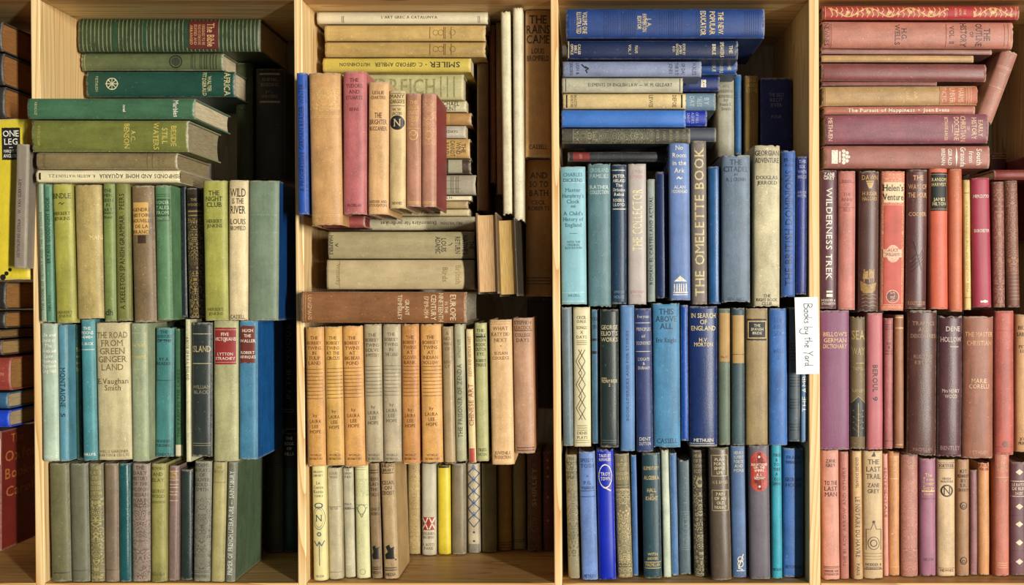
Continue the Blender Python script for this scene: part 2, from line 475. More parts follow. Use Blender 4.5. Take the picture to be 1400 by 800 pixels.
def stack(row, books, d=0.0, dp=.15, grp=None):
    for i, B_ in enumerate(books):
        look, x0, x1, yt, yb, col = B_[:6]; o = dict(B_[6]) if len(B_) > 6 else {}
        dd = o.pop('d', d); dy = o.pop('dy', 0)
        o.setdefault('dp', min(dp, .268-dd))
        ym = (yt+yb)/2
        make_book(f"{look}, {ORD[i]} from top of {row}", grp or f"books lying flat in the {row}", (x0, ym), (x1, ym+dy), yb-yt, dd, col, lying=True, **o)

# ------------------------------------------------------------ the shelf unit and its room
FL = .395; TOPZ = .3985; SB = .272; FR = -.008
wl = flat_mat('painted_wall', '#cfc8ba', .9); fm = flat_mat('floor_boards', '#7a6248', .7)
bm = bmesh.new(); box(bm, -2.2, 2.2, .30, .40, -1.2, 1.4); o = link('wall_back', bm, wl); o['kind'] = 'structure'
bm = bmesh.new(); box(bm, -2.2, 2.2, -2.4, .40, -1.25, -1.2); o = link('floor', bm, fm); o['kind'] = 'structure'
sh = thing('bookcase', 'pale pine bookcase with upright dividers, open bays packed with old books', 'bookcase', (0, .13, -1.2))
def shelf_part(name, bm, m):
    o = link(name, bm, m, sh); o.location = (0, -.13, 1.2); return o
for k, (a0, a1, c0, c1) in enumerate([(-334, -316, -330, -312), (41.5, 54, 48.5, 61), (401.5, 413, 407.5, 419), (752.5, 763, 758, 768.5), (1105.5, 1119.5, 1106.5, 1122), (1460, 1478, 1462, 1480)]):
    bm = bmesh.new(); kk = (1+FR/D)/1000
    X = lambda q: (q-CX)*kk
    def at(z, u0, u1, v0, v1):                    # board edge positions at height z
        f = (.4-z)/.8; return X(u0+(v0-u0)*f), X(u1+(v1-u1)*f)
    za, zb = -1.2, .419
    l0, r0 = at(za, a0, a1, c0, c1); l1, r1 = at(zb, a0, a1, c0, c1)
    b2 = bmesh.new()
    hexa(b2, [(l0, FR, za), (r0, FR, za), (r0, SB, za), (l0, SB, za), (l1, FR, zb), (r1, FR, zb), (r1, SB, zb), (l1, SB, zb)])
    bmesh.ops.bevel(b2, geom=b2.edges[:], offset=.0015, segments=2, profile=.5, affect='EDGES')
    me = bpy.data.meshes.new('t'); b2.to_mesh(me); b2.free(); bm.from_mesh(me); bpy.data.meshes.remove(me)
    shelf_part('side_panel', bm, wood_mat('z', seed=k+1))
bm = bmesh.new(); box(bm, -1.14, .69, FR, SB, TOPZ+.0207, TOPZ+.040, .001); shelf_part('top_board', bm, wood_mat('x', seed=11))
cuts = [(-316, 41.5), (54, 401.5), (413, 752.5), (763, 1105.5), (1119.5, 1460)]
cutb = [(-312, 48.5), (61, 407.5), (419, 758), (768.5, 1106.5), (1122, 1462)]
for k, ((a, b_), (c, d_)) in enumerate(zip(cuts, cutb)):
    kk = (1+FR/D)/1000
    bm = bmesh.new(); box(bm, (a-CX)*kk, (b_-CX)*kk, FR+.024, SB, TOPZ, TOPZ+.0205, .001); shelf_part('shelf_board', bm, wood_mat('x', seed=k+20))
    bm = bmesh.new(); box(bm, (a-CX)*kk, (b_-CX)*kk, FR, FR+.0235, TOPZ-.0004, TOPZ+.0205, .0012); shelf_part('edge_strip', bm, wood_mat('x', '#d9ae72', '#a8703c', k+50))
    bm = bmesh.new(); box(bm, (c-CX)*kk, (d_-CX)*kk, FR, SB, -FL-.020, -FL-.0003, .001); shelf_part('shelf_board', bm, wood_mat('x', '#dfb877', '#a06c34', k+30))
bm = bmesh.new(); box(bm, -1.14, .69, SB, SB+.006, -1.2, TOPZ+.04); shelf_part('back_panel', bm, wood_mat('z', '#d9d4c4', '#b9ae98', 40))

BK = '#1c1814'; GD = '#d6b25c'; WH = '#ece4d0'; DG = '#24402c'; CR = '#e8d6ab'
exec_books = True

# ============================================================ GREEN BAY
g = 'lowest row of green bay'
upright(g, [
 ('dull olive cloth book', 66, 94, 71, 96, 634, 797, '#6e6a45', dict(T=[bar(783, 784.5, '#4a4630')])),
 ('grey olive cloth book', 94.6, 119.5, 97.7, 122.6, 634, 797, '#6b6a52', dict(T=[bar(780, 781, '#53503c')])),
 ('olive book, blocked spine', 120, 141, 124, 141.8, 634, 797, '#716842', dict(pat='floral', acc='#a59a62', vr=(0, .72), T=[tl(640, 7, 4.6, ['THE', 'PLAYS', 'OF', 'OLIVER', 'GOLD-', 'SMITH'], '#a59a62'), tl(790, 6, 3.5, ['DENT'], '#a59a62')])),
 ('taupe brown cloth book', 141.8, 161.6, 143, 162.3, 634, 797, '#7c6650', dict(T=[bar(779, 780, '#5e4c3b')])),
 ('dark teal glossy book', 162, 177, 162.5, 179, 634, 797, '#1f5456', dict(rough=.28, d=0)),
 ('mauve brown book, floral spine', 179.5, 205, 180, 205.3, 634, 796, '#8b7868', dict(pat='floral', acc='#57443c', vr=(.02, .68), T=[tl(640, 7.4, 4.8, ['THE', 'DAILY', 'HISTORY', 'OF THE', 'PELOPON', 'NESIAN', 'WAR IN', 'THUCYDI'], '#57443c')])),
 ('olive lime cloth book', 206, 228, 206, 228, 634, 797, '#97904a', dict(T=[tl(641, 8, 4.6, ['BROWNING', 'AND', 'ISLAY'], '#55512a'), tl(672, 7, 4.4, ['GEORGE', 'WOOD'], '#55512a'), bars([686, 688], .8, '#55512a'), bar(782, 795, '#7d7739'), tl(786, 6, 3, ['DUCKWORTH'], '#45411f')])),
 ('mauve book, gilt bands', 229.5, 245.6, 228.5, 244, 637, 795, '#7b6058', dict(rough=.42, T=[tl(648, 5, 3.6, ['THE', 'WEEKLY'], GD), bars([645, 657, 663, 667, 673, 677, 685], 1.2, '#c9a184')])),
 ('near black green slim book', 246, 264.5, 246, 263.8, 642, 794, '#222f2b', dict(rough=.35)),
 ('grey book, ornate blocked spine', 265, 290, 264.4, 287, 631, 796, '#7e7b68', dict(pat='floral', acc='#4b483b', vr=(.1, .70), T=[tl(637, 6.6, 4.6, ['POEMS', '& PLAYS', 'OF', 'OLIVER', 'GOLD-', 'SMITH'], '#4b483b'), bars([781, 783], .8, '#4b483b'), tl(788, 5, 3.6, ['EVERYMAN'], '#4b483b')])),
 ('tan olive cloth book', 290.5, 310.7, 288, 305.8, 632, 797, '#a59a60', dict(T=[tl(640, 6, 3.6, ['THE', 'BOOK'], '#847a48'), bar(660, 661, '#847a48')])),
 ('grey spine with green boards', 311, 325.5, 308, 320.5, 632, 798, '#6f7160', dict(side='#4f6248', T=[v(786, 645, 6, 'PRIMER OF FRENCH LITERATURE — SAINTSBURY', '#d8d8c8')], fray=.3)),
], floor=FL)
g = 'middle row of green bay'
upright(g, [
 ('pale aqua book, white lettering', 54.8, 78, 58.5, 80.3, 442, 631, '#a9bda8', dict(T=[tl(458, 7.2, 4.5, ['Life and', 'Death of', 'The', 'Wicked', 'Lady', 'Skelton'], WH), tl(500, 7, 4.5, ['Magdalen', 'King-Hall'], WH), tl(624, 5, 3, ['PETER DAVIES'], WH)])),
 ('steel blue book numbered 5', 78.7, 97.2, 81.4, 98.8, 444, 631, '#5f95a6', dict(T=[v(503, 557, 7, 'MONTAIGNE', '#18242a'), v(565, 570, 6, '5', '#18242a')])),
 ('recessed dark green gilt book', 98, 109.6, 99.5, 112.7, 444, 629, '#23503f', dict(d=.006, T=[tl(478, 9, 6, ['The', 'Jungle', 'Book', 'Tale'], '#b49a4e')])),
 ('slim teal book, pale ends', 109.8, 128.8, 113, 132.8, 436.5, 630, '#4f9097', dict(T=[tl(449, 6, 4.2, ['THE', 'MOONS', 'EYE'], WH), bars([461, 478], .8, WH), tl(470, 5, 3.6, ['R. BUCK'], WH), tl(621, 5, 3.4, ['PHILLIPS'], WH)])),
 ('thick cream book, brown lettering', 130, 176.6, 134, 180, 441, 629, '#c9b98c', dict(T=[tl(458, 11, 8.2, ['THE ROAD', 'FROM', 'GREEN', 'GINGER', 'LAND'], '#7d6944', .9), tl(521, 9, 7, ['E.Vaughan', 'Smith'], '#6a5838', .9), tl(617, 5, 3.6, ['WELLS GARDNER,', 'DARTON & CO. LTD'], '#6a5838', .9)], p=3)),
 ('sage green book, gilt title', 177.7, 206.8, 180.7, 208.6, 442, 631, '#98a583', dict(T=[frame(455, 505, '#b7b476', .85), tl(472, 8, 3.4, ['THE STORY', '', 'ROSAMOND'], '#d5c26e'), tl(622, 5, 3, ['LONGMANS'], '#b7b476')])),
 ('teal book, black lettering', 207.4, 237.6, 206, 236.3, 448, 625, '#3d7f7d', dict(d=.004, T=[tl(454, 6, 4, ['THE', 'ADVENTURES', 'OF THE'], '#12302f'), bars([465, 520], .8, '#12302f'), tl(491, 6, 4, ['BY A', 'READER'], '#12302f'), tl(603, 6, 3.6, ['HODDER', 'PUBLISHING', '', 'LONDON'], '#12302f')])),
 ('slim green book, white tail label', 238, 250.6, 239, 251, 449.5, 625, '#3c6b47', dict(d=.006, T=[lab(608, 623, '#d9cfae', []), v(598, 505, 4, 'THE FARM IN THE LAKES', '#1c3a22')])),
 ('thin cream green pamphlet', 253, 260, 254.5, 261, 436.5, 632, '#cfcba0', dict(kind='paper', T=[v(461, 520, 4, 'A BOOK OF RURAL ENGLAND', '#2c3020')])),
 ('black book, frayed head', 261.2, 290.2, 261.2, 289.3, 441, 625, '#2b332f', dict(rough=.38, fray=2.5, wear=1.6, T=[bars([456.5, 497], .9, '#b9b08a'), t(477, 8, 'ISLAND', '#b9a878', .95), tl(529, 7, 4.5, ['WILLIAM', 'BLACK'], '#8d8568'), bars([606, 609], .7, '#8d8568')])),
 ('pale green book, red label', 291, 325.8, 292, 325.3, 438, 631, '#a8aa7c', dict(T=[lab(448, 498, '#8f2622', [frame(450.5, 495.5, '#d9a999', .9, .6), tl(457, 6.5, 4.2, ['FIVE', 'VICTORIANS'], WH), ring(466, 1.6, WH, .6), tl(484, 6, 3.8, ['LYTTON', 'STRACHEY'], WH)])])),
 ('blue book, torn maroon label', 326.5, 352, 326.5, 352, 438, 628.6, '#4f87a6', dict(side='#235c98', p=4, T=[lab(446, 496, '#6d2a1c', [tl(452, 7, 4, ['HUGH', 'THE', 'WALLER'], WH), tl(482, 6, 3.6, ['ROBERT', 'HENRIQUES'], WH)], -.8, .8, 1.2)])),
], d=-.016)
g = 'upper row of green bay'
upright(g, [
 ('narrow grey green book', 50.8, 59.5, 56.8, 62.8, 250.6, 440, '#8aa286', dict(T=[v(425, 290, 3.5, 'THE BOOK OF MEMORY AND THE OLD SONGS', '#4b5f49')])),
 ('narrow teal green book', 59.8, 70.5, 63.2, 74.5, 252, 441, '#4f8468', dict(T=[v(360, 270, 5, 'BRYANS GOODNIGHT BOOK', '#14261c'), v(425, 404, 3.6, 'NELSON', '#14261c')])),
 ('lime green book, black title', 71, 96.5, 75.2, 104.5, 251.5, 442, '#a2a44c', dict(T=[t(268, 7, 'BINDLE', '#2c3314', .92), stk(279, [(-4, 0), (-1, 2), (1, -1), (4, 2)], 1, '#2c3314'), tl(292, 7, 4.4, ['HERBERT', 'JENKINS'], '#2c3314'), tl(427, 5, 3.6, ['HERBERT', 'JENKINS'], '#4c5420')])),
 ('thick faded khaki book', 100, 139.3, 107, 141.2, 253, 436, '#b79c5c', dict(T=[t(325, 6, 'MAN', '#dcc98c', .4, .6), t(310, 4, 'THE', '#cbb67a', .5)], p=2.2, b=.004, mott=1.3)),
 ('green book, publisher monogram', 139.5, 156.3, 141.5, 158.5, 249, 440, '#7b9050', dict(T=[tl(261, 6.5, 4.4, ['THE', 'MEN', 'SEEN', 'IN', 'ART'], '#1f3018'), tl(291, 6, 3.8, ['Eleanor', 'Bond'], '#1f3018'), t(427, 8, 'dh', '#1b2a16')])),
 ('olive book, upward black title', 157, 176.6, 159.3, 179, 249, 439, '#74793c', dict(pages='#d5cf9e', T=[v(423, 265, 6.5, 'A SKELETON SPANISH GRAMMAR · PEERS', '#23260f')])),
 ('scuffed brown book, cream label', 178.5, 210, 183.5, 213.2, 254, 441, '#7f6544', dict(wear=1.6, mott=1.5, p=2, b=.004, T=[lab(277, 321, '#d3a85e', [tl(287, 7.6, 4.6, ['GENDRE', 'HISTOIRE', 'NOUVELLE', 'DE LA', 'FRANCE'], '#4a2c14', .9)], -.8, .6), bar(322, 333, '#3f2a1c', -.4, .35)])),
 ('mid green book, dark band', 210.5, 239.8, 215, 241.8, 253.5, 438, '#588258', dict(T=[bars([266, 268.5, 302], .9, '#2c5535'), bar(272, 300, '#2b5a3d'), tl(277, 7, 4.6, ['WONDER', 'TALES', 'FROM', 'TANGLEWOOD'], '#a8bd8c')])),
 ('slim black navy book', 240.8, 254.5, 242.2, 256.5, 252, 434, '#151f28', dict(d=.012, rough=.4)),
 ('dark brown book, gilt ornament', 254.8, 275, 257, 280.3, 257, 435, '#33281c', dict(d=.005, pat='floral', acc='#97804c', vr=(0, .77), psc=1.3, T=[bar(266, 286, '#20180f'), bar(288, 290, '#97804c'), tl(273, 7, 3.4, ['THE', 'WOODS'], '#97804c'), bar(294, 295.5, '#97804c')])),
 ('lime green book, dark title', 275.5, 311, 281, 311.4, 247, 438.5, '#9ea250', dict(T=[tl(264, 8, 6.2, ['THE', 'NIGHT', 'CLUB'], '#232a12', .7), tl(302.5, 6.5, 4.5, ['HERBERT', 'JENKINS'], '#2f371a', .66), tl(423, 6, 4, ['HERBERT', 'JENKINS'], '#4b5422', .66)], p=3)),
 ('cream book, black title', 311.6, 339.6, 311.8, 338.5, 246.5, 438, '#d9c194', dict(T=[t(263.5, 11, 'WILD', '#2a1a12', .8), t(275, 7, 'IS THE', '#2a1a12', .6), t(287, 10, 'RIVER', '#2a1a12', .78), tl(303, 9, 7, ['LOUIS', 'BROMFIELD'], '#3a2518', .8), t(433, 5, 'CASSELL', '#3a2518', .76)])),
 ('broad grey green book', 339.9, 381.5, 338.8, 380, 247, 438.5, '#74866f', dict(side='#103f74', p=3, mott=.7, T=[tl(265, 13, 5, ['TALES OF', '', 'WOODLAND'], '#7f9878', .7), bars([294, 318], 1, '#7f9878')])),
], d=-.022)
g = 'stack above green bay'
stack(g, [
 ('ribbed dark green book, red label', 107, 356, 25.5, 70.5, '#2a3a24', dict(d=.092, pat='ribs', acc='#77845a', wear=.5, rough=.45, p=3, T=[bar(196, 201, '#23472f'), bar(156, 161, '#23472f'), bar(253, 257, '#23472f'), lab(259.5, 299, '#5d1d18', [t(289, 9.5, 'The Bible', '#d6a873', .72), tl(279, -5.5, 3.6, ['DESIGNED TO BE', 'READ AS LITERATURE', 'EDITED AND', 'ARRANGED'], '#c9955f', .62)], -1, 1)])),
 ('worn grey green book, dark oval', 111, 306, 72.5, 96.5, '#56623f', dict(d=.105, wear=2, fray=2, T=[ring(241, 9, '#232b1a', 1.6), disc(241, 6, '#333d27'), bars([262, 264, 267, 274, 276], .9, '#343c26'), bars([280, 283, 288, 292, 296], 1.4, '#343c26'), bar(116, 117, '#8b966b'), bar(303, 304, '#a3a983')])),
 ('dark green book, white compass emblem', 118, 322, 97.5, 132.5, '#0e4537', dict(d=.105, rough=.5, mott=.6, T=[ring(154, 8.2, '#cfc9a4', 1.2), stk(154, [(-8, 0), (8, 0)], .9, '#cfc9a4'), stk(154, [(0, -9), (0, 9)], 1.1, '#cfc9a4'), stk(154, [(-5, -5), (5, 5)], 1.2, '#cfc9a4'), stk(154, [(-5, 5), (5, -5)], 1.2, '#cfc9a4'), disc(154, 2, '#0e4537'), t(133, 3.6, 'METHUEN', '#9fa67c', .6), t(311, 8, 'AFRICA', '#cfc088', .9), t(287, 5, 'WALTER', '#cfc088', .6), t(280, 5, 'FITZGERALD', '#cfc088', .9)])),
 ('jutting mid green book', 37.5, 267, 134, 162.5, '#3e6b4b', dict(d=-.047, dp=.145, dy=.5, pages='#e2d3ae', T=[t(50, 3.4, 'ARNOLD', '#b9b07a', .65), t(241, 6.5, 'Marbles', WH, .8), t(171, 4, 'noel', WH, .5)])),
 ('olive green book, gilt title', 43.5, 258, 164, 207.5, '#6c7538', dict(d=-.043, dp=.13, dy=.5, pages='#a69a7a', fray=2.5, wear=2, T=[t(238, 7, 'BESIDE', '#cdb55c', .8), t(226, 7, 'STILL', '#cdb55c', .7), t(214, 7, 'WATERS', '#cdb55c', .86), t(183, 6, 'A.C.', '#cdb55c', .35), t(174, 7, 'BENSON', '#cdb55c', .78), t(54, 3.4, 'SMITH ELDER', '#a79a50', .7)])),
 ('dusty khaki brown book', 50, 243, 208, 231, '#85714a', dict(d=-.038, dp=.13, dy=1, pages='#9a8a64', wear=1.8, T=[bars([60, 62], .8, '#66553a'), bars([202, 209], 1, '#66553a'), tl(224, -6, 3, ['DAY', 'BY DAY'], '#66553a', .5)])),
 ('cream book, upside down title', 49.5, 246, 232, 249.5, '#e6d7ac', dict(d=-.034, dp=.13, dy=.5, kind='paper', mott=.5, pages='#9a8a68', T=[v(248, 137, 5.4, 'FISHPONDS AND HOME AQUARIA', '#332a1c'), v(131, 67, 4, 'R. AUSTIN WATSON F.Z.S.', '#332a1c'), bar(54, 57, '#332a1c', -.5, .6)])),
])
g = 'back row of green bay'
upright(g, [
 ('olive brown book, upper tier', 322, 345, 322, 345, 86, 246, '#3f4a2a', dict(T=[bars([130, 133, 150], .9, '#2a3018')])),
 ('black book with gilt rules, upper tier', 349, 389, 349, 389, 94, 246, '#1c1e1c', dict(T=[bars([101.5, 139.5], 2.6, '#a58e6a', -.7, .7), tl(109, 7, 4.4, ['ANIMAL', 'BREEDING'], '#8f7b57', .6), t(126, 3.5, 'BY L.', '#8f7b57', .3), t(132, 4, 'WINTERS', '#8f7b57', .55)])),
 ('black book, white lettering, middle tier', 385, 404, 385, 404, 432, 588, '#15181a', dict(T=[v(545, 445, 6, 'IN THE WOODS', '#8b8b80'), bars([560, 563], 1, '#8b8b80')])),
 ('dark olive book, lowest tier', 361, 386.5, 361, 386.5, 608, 755, '#454a2e', dict(T=[bars([634, 637], 1, '#2a2e1b'), t(617, 5, 'AUSTIN', '#2a2e1b')])),
 ('dark teal book, black label, lowest tier', 387, 405, 387, 405, 592, 757, '#0f3a35', dict(T=[lab(594, 640, '#131414', [tl(600, 7, 4, ['THE', 'BOOK', 'OF', 'HILLS'], WH, .7)], -.9, .9)])),
], d=.165, dp=.095)

# ============================================================ TAN BAY
g = 'lowest front row of tan bay'
upright(g, [
 ('cream yellow book, blue scrollwork', 425.7, 445.3, 428.6, 448, 636, 795, '#e0d28e', dict(mott=.5, T=[tl(646, 5, 3, ['NELSONS', 'LIBRARY'], '#5f6a52', .7), tl(661, 6, 4, ['Le', 'Comte', 'Kostia'], '#5f6a52', .7), tl(679, 5, 3, ['TOME II'], '#5f6a52', .6), ring(709, 16, '#50646a', 1, .52), ring(709, 13, '#50646a', .7, .45), t(709, 9, 'N', '#3f5050', .45), ring(692, 4, '#50646a', 1.3, 1.5), ring(731, 3, '#50646a', 1.5), stk(745, [(-7, 5), (-3, -2), (0, 4), (3, -2), (7, 5)], 1.4, '#50646a'), stk(760, [(0, 18), (0, -14)], 1, '#50646a'), t(788, 3, 'NELSON', '#50646a', .6)])),
 ('greige cloth book', 446.2, 466.6, 449, 469, 640, 793, '#b5a684', dict(T=[tl(648, 5, 3.4, ['LOUIS', 'PAGOD'], '#7c6f56', .6), tl(696, 5, 3, ['VICTOR'], '#7c6f56', .6), bar(693, 694, '#8d8063'), bar(782, 783, '#8d8063')])),
 ('grey cream cloth book', 467.7, 483.3, 470.5, 487, 640, 790.5, '#beb394', dict(T=[tl(643, 5, 3.4, ['LE', 'CAPITAN', 'PAN'], '#5a5144', .66), tl(690, 5, 3, ['PAUL', 'BOURGET'], '#5a5144', .7), bar(696, 697, '#5a5144')])),
 ('cream lime book, leafy crest', 484, 503.5, 487.3, 505.8, 636, 791.7, '#d3cf98', dict(mott=.6, pat='scroll', acc='#8f9670', vr=(.72, .88), T=[ring(697, 7, '#7a8466', 1, .8), stk(702, [(-7, 8), (0, -6), (7, 8)], 1, '#7a8466'), bars([640, 643, 691], 1, '#9aa078'), ring(782, 4, '#9aa078', .8)])),
 ('brown book, black bird stamp', 504, 517.8, 507.8, 523.2, 634, 791.7, '#8b6d48', dict(rough=.5, T=[bars([644, 647.5, 776, 778.5], 1.2, '#2c1d10', -1, 1), tl(656, 7, 4.4, ['GOOD', 'LAD', 'THE', 'TALES'], '#2c1d10', .8), tl(697, 6, 4, ['CHAS', 'NOBEL'], '#2c1d10', .8), poly(757, [(-4, -8), (5, -8), (4, -4), (4, 4), (5, 9), (0, 7), (-1, 11), (-5, 9), (-3, 2), (-6, -2)], '#16120f'), tl(783, 5, 3.6, ['MEDIA'], '#2c1d10', .8)])),
 ('tan book, black bird stamp', 519.5, 540, 524.9, 545.2, 634, 792.5, '#ae8c60', dict(rough=.5, dp=.095, side='#b48d5c', T=[bars([648, 777, 780], 1.2, '#2c1d10', -1, 1), tl(638, 6, 4.4, ['SHILLING', 'LIBRARY'], '#2c1d10', .8), tl(661, 7, 5, ['CESAR', 'ON', 'CRICKET'], '#2c1d10', .8), poly(757, [(-6, -8), (6, -8), (5, -4), (5, 4), (6, 9), (1, 7), (-1, 12), (-6, 9), (-3, 2), (-7, -2)], '#16120f'), disc(766, 1.2, '#16120f', 1, .7), tl(786, 5, 4, ['MEDIA'], '#2c1d10', .7)])),
], floor=FL)
g = 'lowest back row of tan bay'
upright(g, [
 ('old gold book, scroll pattern', 556, 575.2, 558.5, 575.7, 634, 758.5, '#b99a62', dict(pat='scroll', acc='#8c6c38', vr=(.05, .98))),
 ('off white book, red diamond band', 576, 595.8, 576.5, 596.5, 634, 760, '#bdb59a', dict(mott=.6, T=[bar(707.5, 725, '#9c2c22', -1, 1), stk(716, [(-8.5, -8), (-1, 8)], 1.7, '#d9cdb2'), stk(716, [(-8.5, 8), (-1, -8)], 1.7, '#d9cdb2'), stk(716, [(8.5, -8), (1, 8)], 1.7, '#d9cdb2'), stk(716, [(8.5, 8), (1, -8)], 1.7, '#d9cdb2'), tl(730, 5, 3.5, ['STUDIES', 'IN 1890'], '#77553d', .8), tl(745, 5, 3.5, ['F. BUTTS', 'PARIS'], '#77553d', .8)])),
 ('bright yellow book', 597.8, 615.6, 599, 616.6, 637, 759, '#d9c21e', dict(rough=.4, mott=.5, wear=.3, T=[bar(638, 640.5, '#1c1a14', -1, 1)])),
 ('grey tan rubbed book', 617.3, 636.3, 618, 637, 634, 759, '#7d6e54', dict(wear=1.8, rough=.42)),
 ('cream book, blue diamonds', 638.5, 656.3, 639.5, 657.5, 634, 756, '#b9a888', dict(T=[[stk(y, [(-8, 0), (0, -9), (8, 0)], 1.2, '#34435f') for y in (648, 664, 680, 696, 712)], [stk(y, [(-8, 0), (0, 8), (8, 0)], 1.2, '#34435f') for y in (648, 664, 680, 696, 712)], [dia(y, 3.2, 5, '#7a86a0') for y in (640, 656, 672, 688, 704)], disc(728, 1.5, '#34435f'), disc(740, 1.5, '#34435f'), bar(744, 756, '#8c8474', -1, 1)])),
 ('olive green rubbed book', 658, 678.5, 659, 679.3, 634, 756, '#85865a', dict(wear=1.5)),
 ('ochre brown book', 679.3, 699, 680, 700, 632, 753.7, '#a87c2c', dict(T=[bars([742, 745, 749], 1, '#5a4218')])),
 ('olive tan book', 699.6, 718.5, 701, 719.3, 620, 752.5, '#9c8c55', dict(T=[bars([738, 741], 1, '#5a5030')])),
 ('dark brown book, ornate spine', 720.5, 739.5, 721, 740.5, 618, 755, '#6a452a', dict(pat='floral', acc='#8a6a42', psc=1.2, T=[v(692, 640, 6, 'SHIRLEY', '#b9a580')])),
 ('deep red book, gilt stars', 741.5, 756, 742, 757, 618, 754, '#702c22', dict(T=[[disc(y, 1.6, '#a08040') for y in (630, 640, 652, 680, 712)]])),
], floor=FL, dp=.1)
g = 'middle row of tan bay'
OR = '#6b3c18'
def bob(ttl, c, ln=505, au=565, st=462):
    return dict(mott=1.1, kind='paper', fray=2.6, T=[tl(st, 6.9, 4.5, ttl, c, .76), bars([ln+i*5.0 for i in range(9)], .8, c, -.97, .97), t(au, 4.2, 'by', c, .3), tl(au+8, 7, 4.5, ['LAURA', 'LEE', 'HOPE'], c, .6), tl(622, 5, 3, ['WORLD', 'DISTRIBUTORS'], c, .7)])
upright(g, [
 ('orange series book, chipped head', 417, 442.6, 420, 445.2, 447, 638, '#cf8e40', bob(['THE', 'BOBBSEY', 'TWINS', 'IN', 'TULIP', 'LAND'], OR, 505, 568)),
 ('torn yellow orange series book', 443, 467, 446.3, 471, 446.5, 637, '#d59c46', bob(['THE', 'BOBBSEY', 'TWINS', 'AT THE', 'CIRCUS'], OR, 504, 562)),
 ('broad orange series book', 467.4, 495.5, 471, 499.6, 445.6, 639, '#da964a', bob(['THE', 'BOBBSEY', 'TWINS', 'AT', 'BIG BEAR', 'POND'], OR, 503, 560)),
 ('greige series book, grey lettering', 496, 521.6, 500, 523.3, 443, 632, '#b09d7a', bob(['THE', 'BOBBSEY', 'TWINS', 'SOLVE', 'A MYSTERY'], '#5d5342', 501, 556, 458)),
 ('creased greige series book', 523, 547.2, 523.8, 549.2, 443, 632, '#b29f80', bob(['THE', 'BOBBSEY', 'TWINS', 'IN', 'THE LAND'], '#6d6250', 500, 553, 457)),
 ('deep orange series book', 548, 572.6, 550, 573.7, 443, 635, '#c87f38', bob(['THE', 'BOBBSEY', 'TWINS', 'AT', 'CLOVER', 'BANK'], OR, 501, 560, 461)),
 ('orange series book, dark left joint', 575, 601.5, 575.8, 607, 443, 633, '#d8974c', bob(['THE', 'BOBBSEY', 'TWINS', 'AT', 'INDIAN', 'HOLLOW'], OR, 501, 558, 461)),
 ('tan grey glazed book', 603.4, 619.6, 607.5, 622.7, 446.5, 634.6, '#a68960', dict(rough=.4, T=[tl(456, 7, 4.4, ['A', 'NICE', 'MAN', 'OF'], '#6a573c', .6), tl(495, 6, 4, ['LOVE', 'LY'], '#6a573c', .6), bar(632, 633.5, '#3a2c1c')])),
 ('sage book, upward dark title', 620, 635, 623.3, 637.6, 443, 631, '#aaa682', dict(T=[v(598, 498, 6, 'THE PRISONER OF ZENDA', '#50553c'), v(489, 464, 4.4, 'ANTHONY HOPE', '#50553c')])),
 ('thin cream book, red title', 636.3, 646.8, 641.3, 651, 450, 633, '#ddc28a', dict(T=[v(582, 525, 6.4, 'CHINESE ART', '#a0503c'), v(515, 460, 4, 'JUDITH AND ARTHUR HART', '#a0603f'), bar(613, 632, '#b8493c', -.7, .7)])),
 ('slim lime book, black title', 648, 665.5, 652, 667.6, 441.5, 631, '#b3b074', dict(T=[bars([460.5], 2.5, '#2c3422', -1, 1), tl(452, 6.4, 4.3, ['THE', 'STORY', 'GOLDEN', 'BOOK', 'DUTCH', 'EYE'], '#28301e', .85), tl(493, 6, 4, ['ROBERT', 'TREES'], '#28301e', .85), tl(615, 6, 4, ['TREES', 'EATON'], '#39412a', .7)])),
 ('tall peach book, brown title', 668.8, 699.5, 672.3, 703.5, 437, 635.5, '#dcab76', dict(p=3, T=[bars([440, 443], .7, '#a97a4c'), tl(449, 8, 4.8, ['WHAT', 'KATY DID', 'NEXT'], '#7d5330', .8), disc(473, .9, '#7d5330'), tl(483, 6.4, 4.2, ['SUSAN', 'COOLIDGE'], '#7d5330', .76), tl(619, 6, 4.4, ['JUVENILE', 'PRODUCTIONS'], '#7d5330', .74)])),
 ('rose brown book, dark rules', 700.5, 728.4, 704, 731, 434.6, 620, '#b78464', dict(T=[tl(441, 7, 4.8, ['STEPHEN', 'LEACOCK'], '#5d3626', .85), bars([452, 612, 615.5], 1.3, '#5d3626', -.97, .97), tl(458, 7, 4.8, ['COLLEGE', 'DAYS'], '#5d3626', .8)])),
], d=-.016)
g = 'front row before tan stack'
